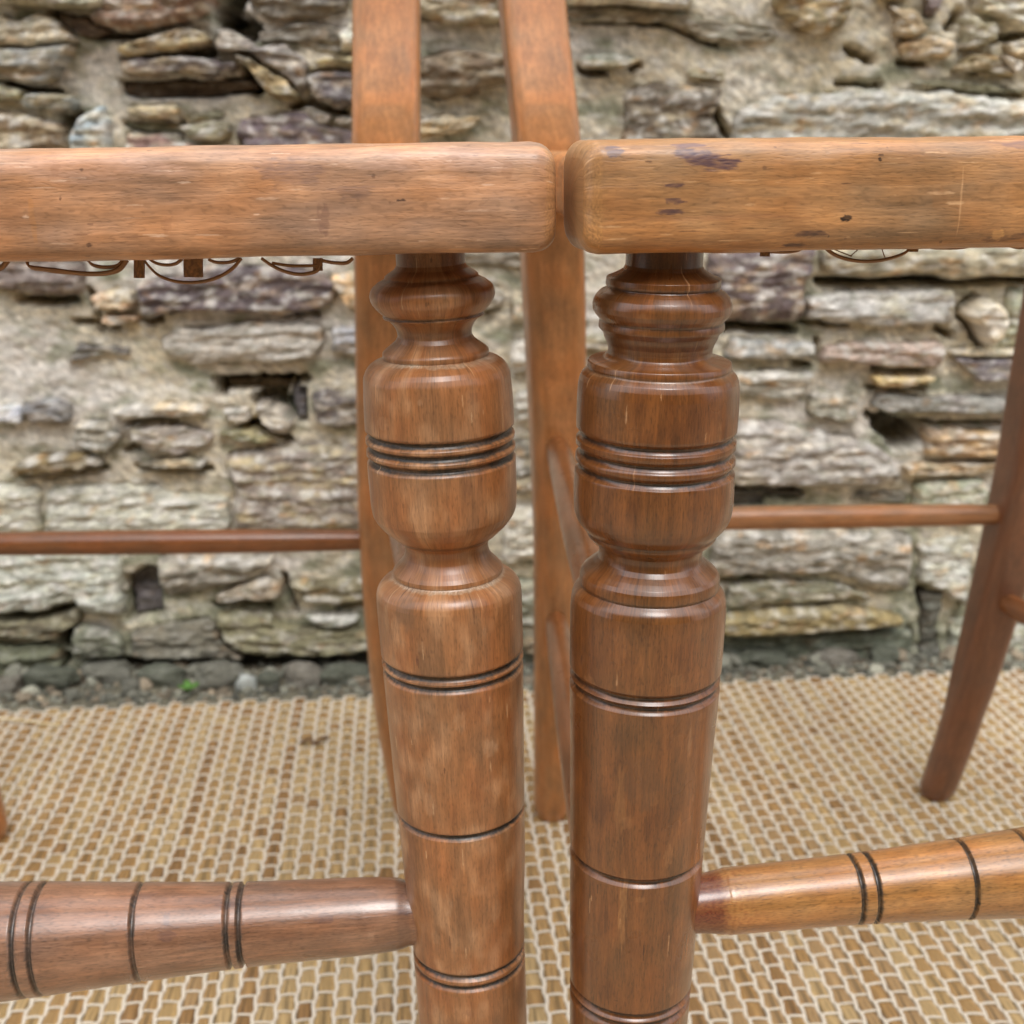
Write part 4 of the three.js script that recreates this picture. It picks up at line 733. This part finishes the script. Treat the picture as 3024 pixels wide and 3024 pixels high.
// ---- the paler chair
{
  const gv = [50, 53.7, 57.4, 120.8, 124.1, 174.6, 227, 231.2], len = 429.7, c = 2 * Math.PI * 21;
  const legMat = woodTextures(2048, 768, len, c, 1.7, W.legL, [...blots(26, 300, c, '6e4630', 0.35), ...blots(50, 300, c, 'c0a184', 0.3), ...scratches(60, 300, c, 'dcb890', 0.8), ...scratches(34, 300, c, '4c2e1e', 0.85), ...blots(20, 300, c, '4a3020', 0.6, 0.3), [118, 9, 2.2, 0.5, '5a3424', 0.8], [104, 12, 5, 4, '6a503e', 0.4]],
    [...gv.map((s) => [s + 3, 1.05, '3a322b', 1.05]), [31.4, 0.5, 'b9b4a8', 0.45], [97.6, 0.6, 'b9b4a8', 0.45], [19, 0.4, '4a3020', 0.6], [8.8, 0.6, '4a3020', 0.6], [85.6, 0.9, '4a3020', 0.55], [3.6, 4, '54341e', 0.5], [25, 3, '5c3a26', 0.3]]);
  const railLen = 467, railMat = woodTextures(2048, 1024, railLen, 110, 3.1, W.railL,
    [[68, -7, 9, 4, '5e4a4c', 0.35], [52, -2, 6, 2.2, '5e4a48', 0.32], [60, 4, 2, 3.5, '6a4a40', 0.4], [96, 12, 8, 3, '7a5638', 0.4], [150, 11, 5, 2, '6e4c34', 0.5], [30, -9, 24, 3.4, 'e2b49c', 0.4], [20, -4, 16, 3, 'e0b296', 0.32], [120, -8, 30, 3, 'd8a890', 0.35], [133, 3, 0.9, 6, 'c07c3c', 0.3], [40, 0, 1.5, 0.4, '3c2c26', 0.9], ...scratches(80, 200, 60, 'ecccb4', 0.8), ...blots(24, 200, 60, '4c342a', 0.7, 0.22), ...blots(10, 200, 50, '8a5c40', 0.35), ...scratches(14, 200, 60, '5a3c2c', 0.5)], [[1.2, 2.2, 'b4844e', 0.35]], false);
  const A = V(-0.0355, 0.2155, -0.37), B = V(-0.1689, 0.2108, -0.3626), prof = [[-8, 10], [0, 10.58], [3, 11.5], [13.9, 12.4], [35, 13], [55, 13.7], [86.6, 15.7], [133.6, 18.9], [168, 20], [200, 20.4], [232, 20], [266, 18.9], [313, 15.7], [345, 13.7], [365, 13], [386, 12.4], [400, 10.6]];
  const sg = [53.9, 57.9, 87.3, 118.7, 124], all = [...sg, ...sg.map((s) => 400 - s)];
  const stMat = woodTextures(1024, 512, 408, 94, 4.6, W.strL, [...blots(18, 300, 94, '4c3a40', 0.4), ...scratches(20, 300, 94, 'd8b090', 0.5), ...blots(16, 300, 94, 'c09a7c', 0.3)], [...all.map((s) => [s + 8, 1.05, '342e29', 0.88]), [9, 2.6, '4a3830', 0.4]]);
  chair({
    label: 'paler worn wooden chair with pinkish seat rail, cut cane loops and grimy black grooves', base: V(-0.21, 0.0030, -0.57), seed: 1,
    legTop: V(-0.0225349, 0.43035894, -0.365), legDir: V(0.03098, -0.99925, -0.02312), legTop2: V(-0.424, 0.4295, -0.342), prof: PROF_L, grooves: gr(gv, 1.35, 1.3), legMat,
    rail: [V(0.0113, 0.4472, -0.3555), V(-0.4552, 0.4437, -0.3311)], railEx: 5.4, railMat,
    postIn: [[-0.066, 0.86, -0.862, 0.0175, 0.012, 5], [-0.0708, 0.543, -0.795, 0.0195, 0.0145, 6], [-0.0721, 0.46, -0.777, 0.0198, 0.0155, 6], [-0.0762, 0.328, -0.778, 0.0192, 0.0155, 4.5], [-0.0824, 0.2234, -0.785, 0.0162, 0.0150, 2.8], [-0.0808, 0.1, -0.795, 0.0142, 0.0140, 2.1], [-0.0715, 0.0030, -0.8086, 0.0128, 0.0128, 2]],
    postOut: [[-0.378, 0.86, -0.835, 0.0175, 0.012, 5], [-0.374, 0.543, -0.770, 0.0195, 0.0145, 6], [-0.372, 0.46, -0.752, 0.0198, 0.0155, 6], [-0.370, 0.328, -0.752, 0.0192, 0.0155, 4.5], [-0.368, 0.2234, -0.757, 0.0162, 0.0150, 2.8], [-0.365, 0.1, -0.770, 0.0142, 0.0140, 2.1], [-0.363, 0.0030, -0.787, 0.0128, 0.0128, 2]], seatRow: 2, yaw: 0.03,
    rod: [V(-0.0835, 0.2166, -0.786), V(-0.366, 0.2244, -0.757)], rodMat: rodDark, cane: LEFT_CANE,
    st: { A, B, prof, grooves: gr(all, 1.0, 1.3), mat: stMat },
  });
}
// ---- the darker chair
{
  const gv = [49.8, 54.6, 59.2, 122.6, 125.7, 183.5, 232.5, 236], len = 431.4, c = 2 * Math.PI * 21.5;
  const legMat = woodTextures(2048, 768, len, c, 7.9, W.legR, [...blots(22, 300, c, '4a2a18', 0.4), ...blots(34, 300, c, 'a5764c', 0.36), ...scratches(90, 300, c, 'd4a880', 0.8), ...scratches(40, 300, c, '321c10', 0.85), ...blots(20, 300, c, '2c180c', 0.6, 0.3), [152, 2, 10, 6, '5a3c28', 0.5], [160, 8, 14, 1.8, 'a87a4a', 0.3], [196, 6, 14, 1.6, 'b88856', 0.42], [140, -12, 6, 0.8, 'b09070', 0.35]],
    [...gv.map((s, i) => [s + 3, i === 5 ? 0.5 : 0.6, '2a1a0e', 0.95]), [11.8, 0.5, '2e1a10', 0.6], [20.9, 0.5, '2e1a10', 0.6], [34.4, 0.45, '8a7460', 0.4], [81.8, 0.5, '3a2214', 0.5], [97.8, 0.5, '3a2214', 0.5], [3.6, 4.2, '462a16', 0.55], [25, 3, '3a2214', 0.35]]);
  const railLen = 466, st = [[30, -9.5, 7.5, 1.6, '4c3640', 0.85], [35, -7.5, 9, 1.8, '4a343c', 0.85], [28, -12, 6, 1.1, '5a4450', 0.7], [24.5, -2.2, 3.5, 0.9, '4a343a', 0.8], [25, 1, 3, 0.9, '48343c', 0.75], [23.8, 3.2, 4, 0.8, '46323a', 0.8], [9.5, -10.5, 3, 1.8, '5a4c58', 0.7], [60.5, 8.6, 5, 1.1, '46302c', 0.85], [57.5, 11.6, 3.6, 0.9, '48302a', 0.85], [70, 5, 1.7, 0.8, '1e1410', 0.95], [78, -8, 0.6, 0.5, '1e1410', 0.95], [112, 10.6, 5, 1.2, '5a3c2c', 0.6], [118, 10, 2.5, 1, '5a3c2c', 0.6], [118, -11.5, 8, 1.4, '6a4a48', 0.6], [36, 4.5, 26, 0.7, '8a5c40', 0.35], [112, 9.5, 2.2, 1.6, 'd8a060', 0.7]];
  const railMat = woodTextures(2048, 1024, railLen, 110, 12.4, W.railR, [...st.map((m) => [m[0] - 2.4, ...m.slice(1)]), ...scratches(80, 200, 60, 'e0b488', 0.75), ...blots(24, 200, 60, '432c22', 0.75, 0.22), [98, 1, 0.3, 8, 'e0b080', 0.6], [122, 0, 0.3, 9, 'd8a878', 0.5], ...blots(8, 200, 50, '8a5c38', 0.4), ...scratches(14, 200, 60, '54382a', 0.6)], [[1.4, 3.2, 'b8854e', 0.35]], false);
  const A = V(0.0508, 0.2273, -0.3548), B = V(0.1671, 0.2302, -0.3681), prof = [[-6, 8.6], [6.5, 8.96], [10, 9.3], [14.8, 10], [16.2, 10.2], [16.8, 10.42], [24, 10.5], [56, 11.1], [95, 12.9], [117, 14.25], [155, 16], [198, 17.2], [240, 16], [279, 14.25], [301, 12.9], [340, 11.1], [372, 10.5], [379.2, 10.42], [379.8, 10.2], [389.5, 8.96], [402, 8.6]];
  const sg = [58.5, 63.7, 95, 115, 120.6], all = [...sg, ...sg.map((s) => 396 - s)];
  const stMat = woodTextures(1024, 512, 408, 76, 15.3, W.strR, [...scratches(24, 300, 74, 'e8bc84', 0.5), ...blots(10, 300, 74, '8a5630', 0.35), [72, 9, 4, 0.7, 'e8bc84', 0.7]], [[10.8, 11.9, '642f18', 0.94], [397.2, 11.9, '642f18', 0.94], ...all.map((s) => [s + 6, 0.95, '2a241f', 0.97])]);
  chair({
    label: 'darker varnished wooden chair with golden ringed stretcher and dark purple stains on its seat rail', base: V(0.22, 0.0030, -0.6), seed: 5,
    legTop: V(0.04178235, 0.43212911, -0.35), legDir: V(-0.01852, -0.99944, -0.02792), legTop2: V(0.4336, 0.4312, -0.3995), prof: PROF_R, grooves: gr(gv, 1.6, 1.25), legMat,
    rail: [V(0.0166, 0.4475, -0.3438), V(0.4788, 0.4474, -0.4018)], railEx: 6, railRound: 0.0048, railMat,
    postIn: [[-0.004, 0.86, -0.875, 0.0175, 0.012, 5], [0.0136, 0.543, -0.803, 0.0188, 0.0155, 7], [0.0218, 0.46, -0.785, 0.0190, 0.016, 7], [0.0278, 0.326, -0.785, 0.0178, 0.016, 5], [0.0288, 0.221, -0.79, 0.0150, 0.015, 2.8], [0.028, 0.1, -0.80, 0.0140, 0.0140, 2.1], [0.0268, 0.0030, -0.811, 0.0128, 0.0128, 2]],
    postOut: [[0.378, 0.86, -0.905, 0.0165, 0.012, 5], [0.359, 0.543, -0.833, 0.0176, 0.0155, 7], [0.353, 0.46, -0.815, 0.0178, 0.016, 7], [0.3451, 0.3145, -0.815, 0.0175, 0.016, 7], [0.3377, 0.2305, -0.815, 0.0162, 0.0155, 6], [0.3205, 0.0722, -0.83, 0.0138, 0.0138, 2.2], [0.308, 0.0030, -0.836, 0.0128, 0.0128, 2]], seatRow: 2, yaw: 0.14,
    rod: [V(0.030, 0.2275, -0.789), V(0.3365, 0.2225, -0.815)], rodMat: rodPale, outMat: postDark, outLabel: 'back post darker than the other', cane: RIGHT_CANE,
    st: { A, B, prof, grooves: gr(all, 0.9, 1.2), mat: stMat },
  });
}

// ------------------------------------------------------------------ small things on the ground
{
  const s = thing('weed_seedling', 'tiny bright green seedling in the gravel against the wall', 'seedling', V(-0.2843, 0, -1.027));
  const gm = new THREE.MeshStandardMaterial({ color: new THREE.Color('#4f7a2a'), roughness: 0.6 });
  part('stem', between(V(0, 0, 0), V(0.001, 0.007, 0.001), [[0, 0.7], [1, 0.5]], [], 10, 2), gm, s);
  for (let k = 0; k < 4; k++) {
    const lg = new THREE.SphereGeometry(0.0055, 12, 8); lg.scale(1, 0.22, 0.62); lg.translate(0.005, 0, 0); lg.rotateZ(0.5); lg.rotateY(k * 1.6 + 0.4); lg.translate(0.001, 0.0068, 0.001);
    part('leaf', lg, gm, s);
  }
  const t = thing('dead_leaf_scrap', 'small curled brown plant scrap lying on the mat', 'leaf scrap', V(-0.1614, 0.0026, -0.927));
  const bm = new THREE.MeshStandardMaterial({ color: new THREE.Color('#6a4c30'), roughness: 0.9 });
  const cr = new THREE.CatmullRomCurve3([V(-0.009, 0.001, 0.002), V(-0.003, 0.004, -0.001), V(0.003, 0.0015, 0.002), V(0.008, 0.004, -0.002), V(0.012, 0.0012, -0.009)]);
  part('scrap', new THREE.TubeGeometry(cr, 24, 0.0013, 7), bm, t);
  const f = thing('loose_straw', 'long loose pale straw lying across the far edge of the mat', 'straw', V(-0.4, 0.0028, -0.967));
  part('stalk', new THREE.TubeGeometry(new THREE.CatmullRomCurve3([V(-0.06, 0.001, -0.01), V(-0.02, 0.003, -0.003), V(0.025, 0.0012, 0.006)]), 20, 0.0009, 6), new THREE.MeshStandardMaterial({ color: new THREE.Color('#d9c59a'), roughness: 0.8 }), f);
}
renderer.render(scene, camera);
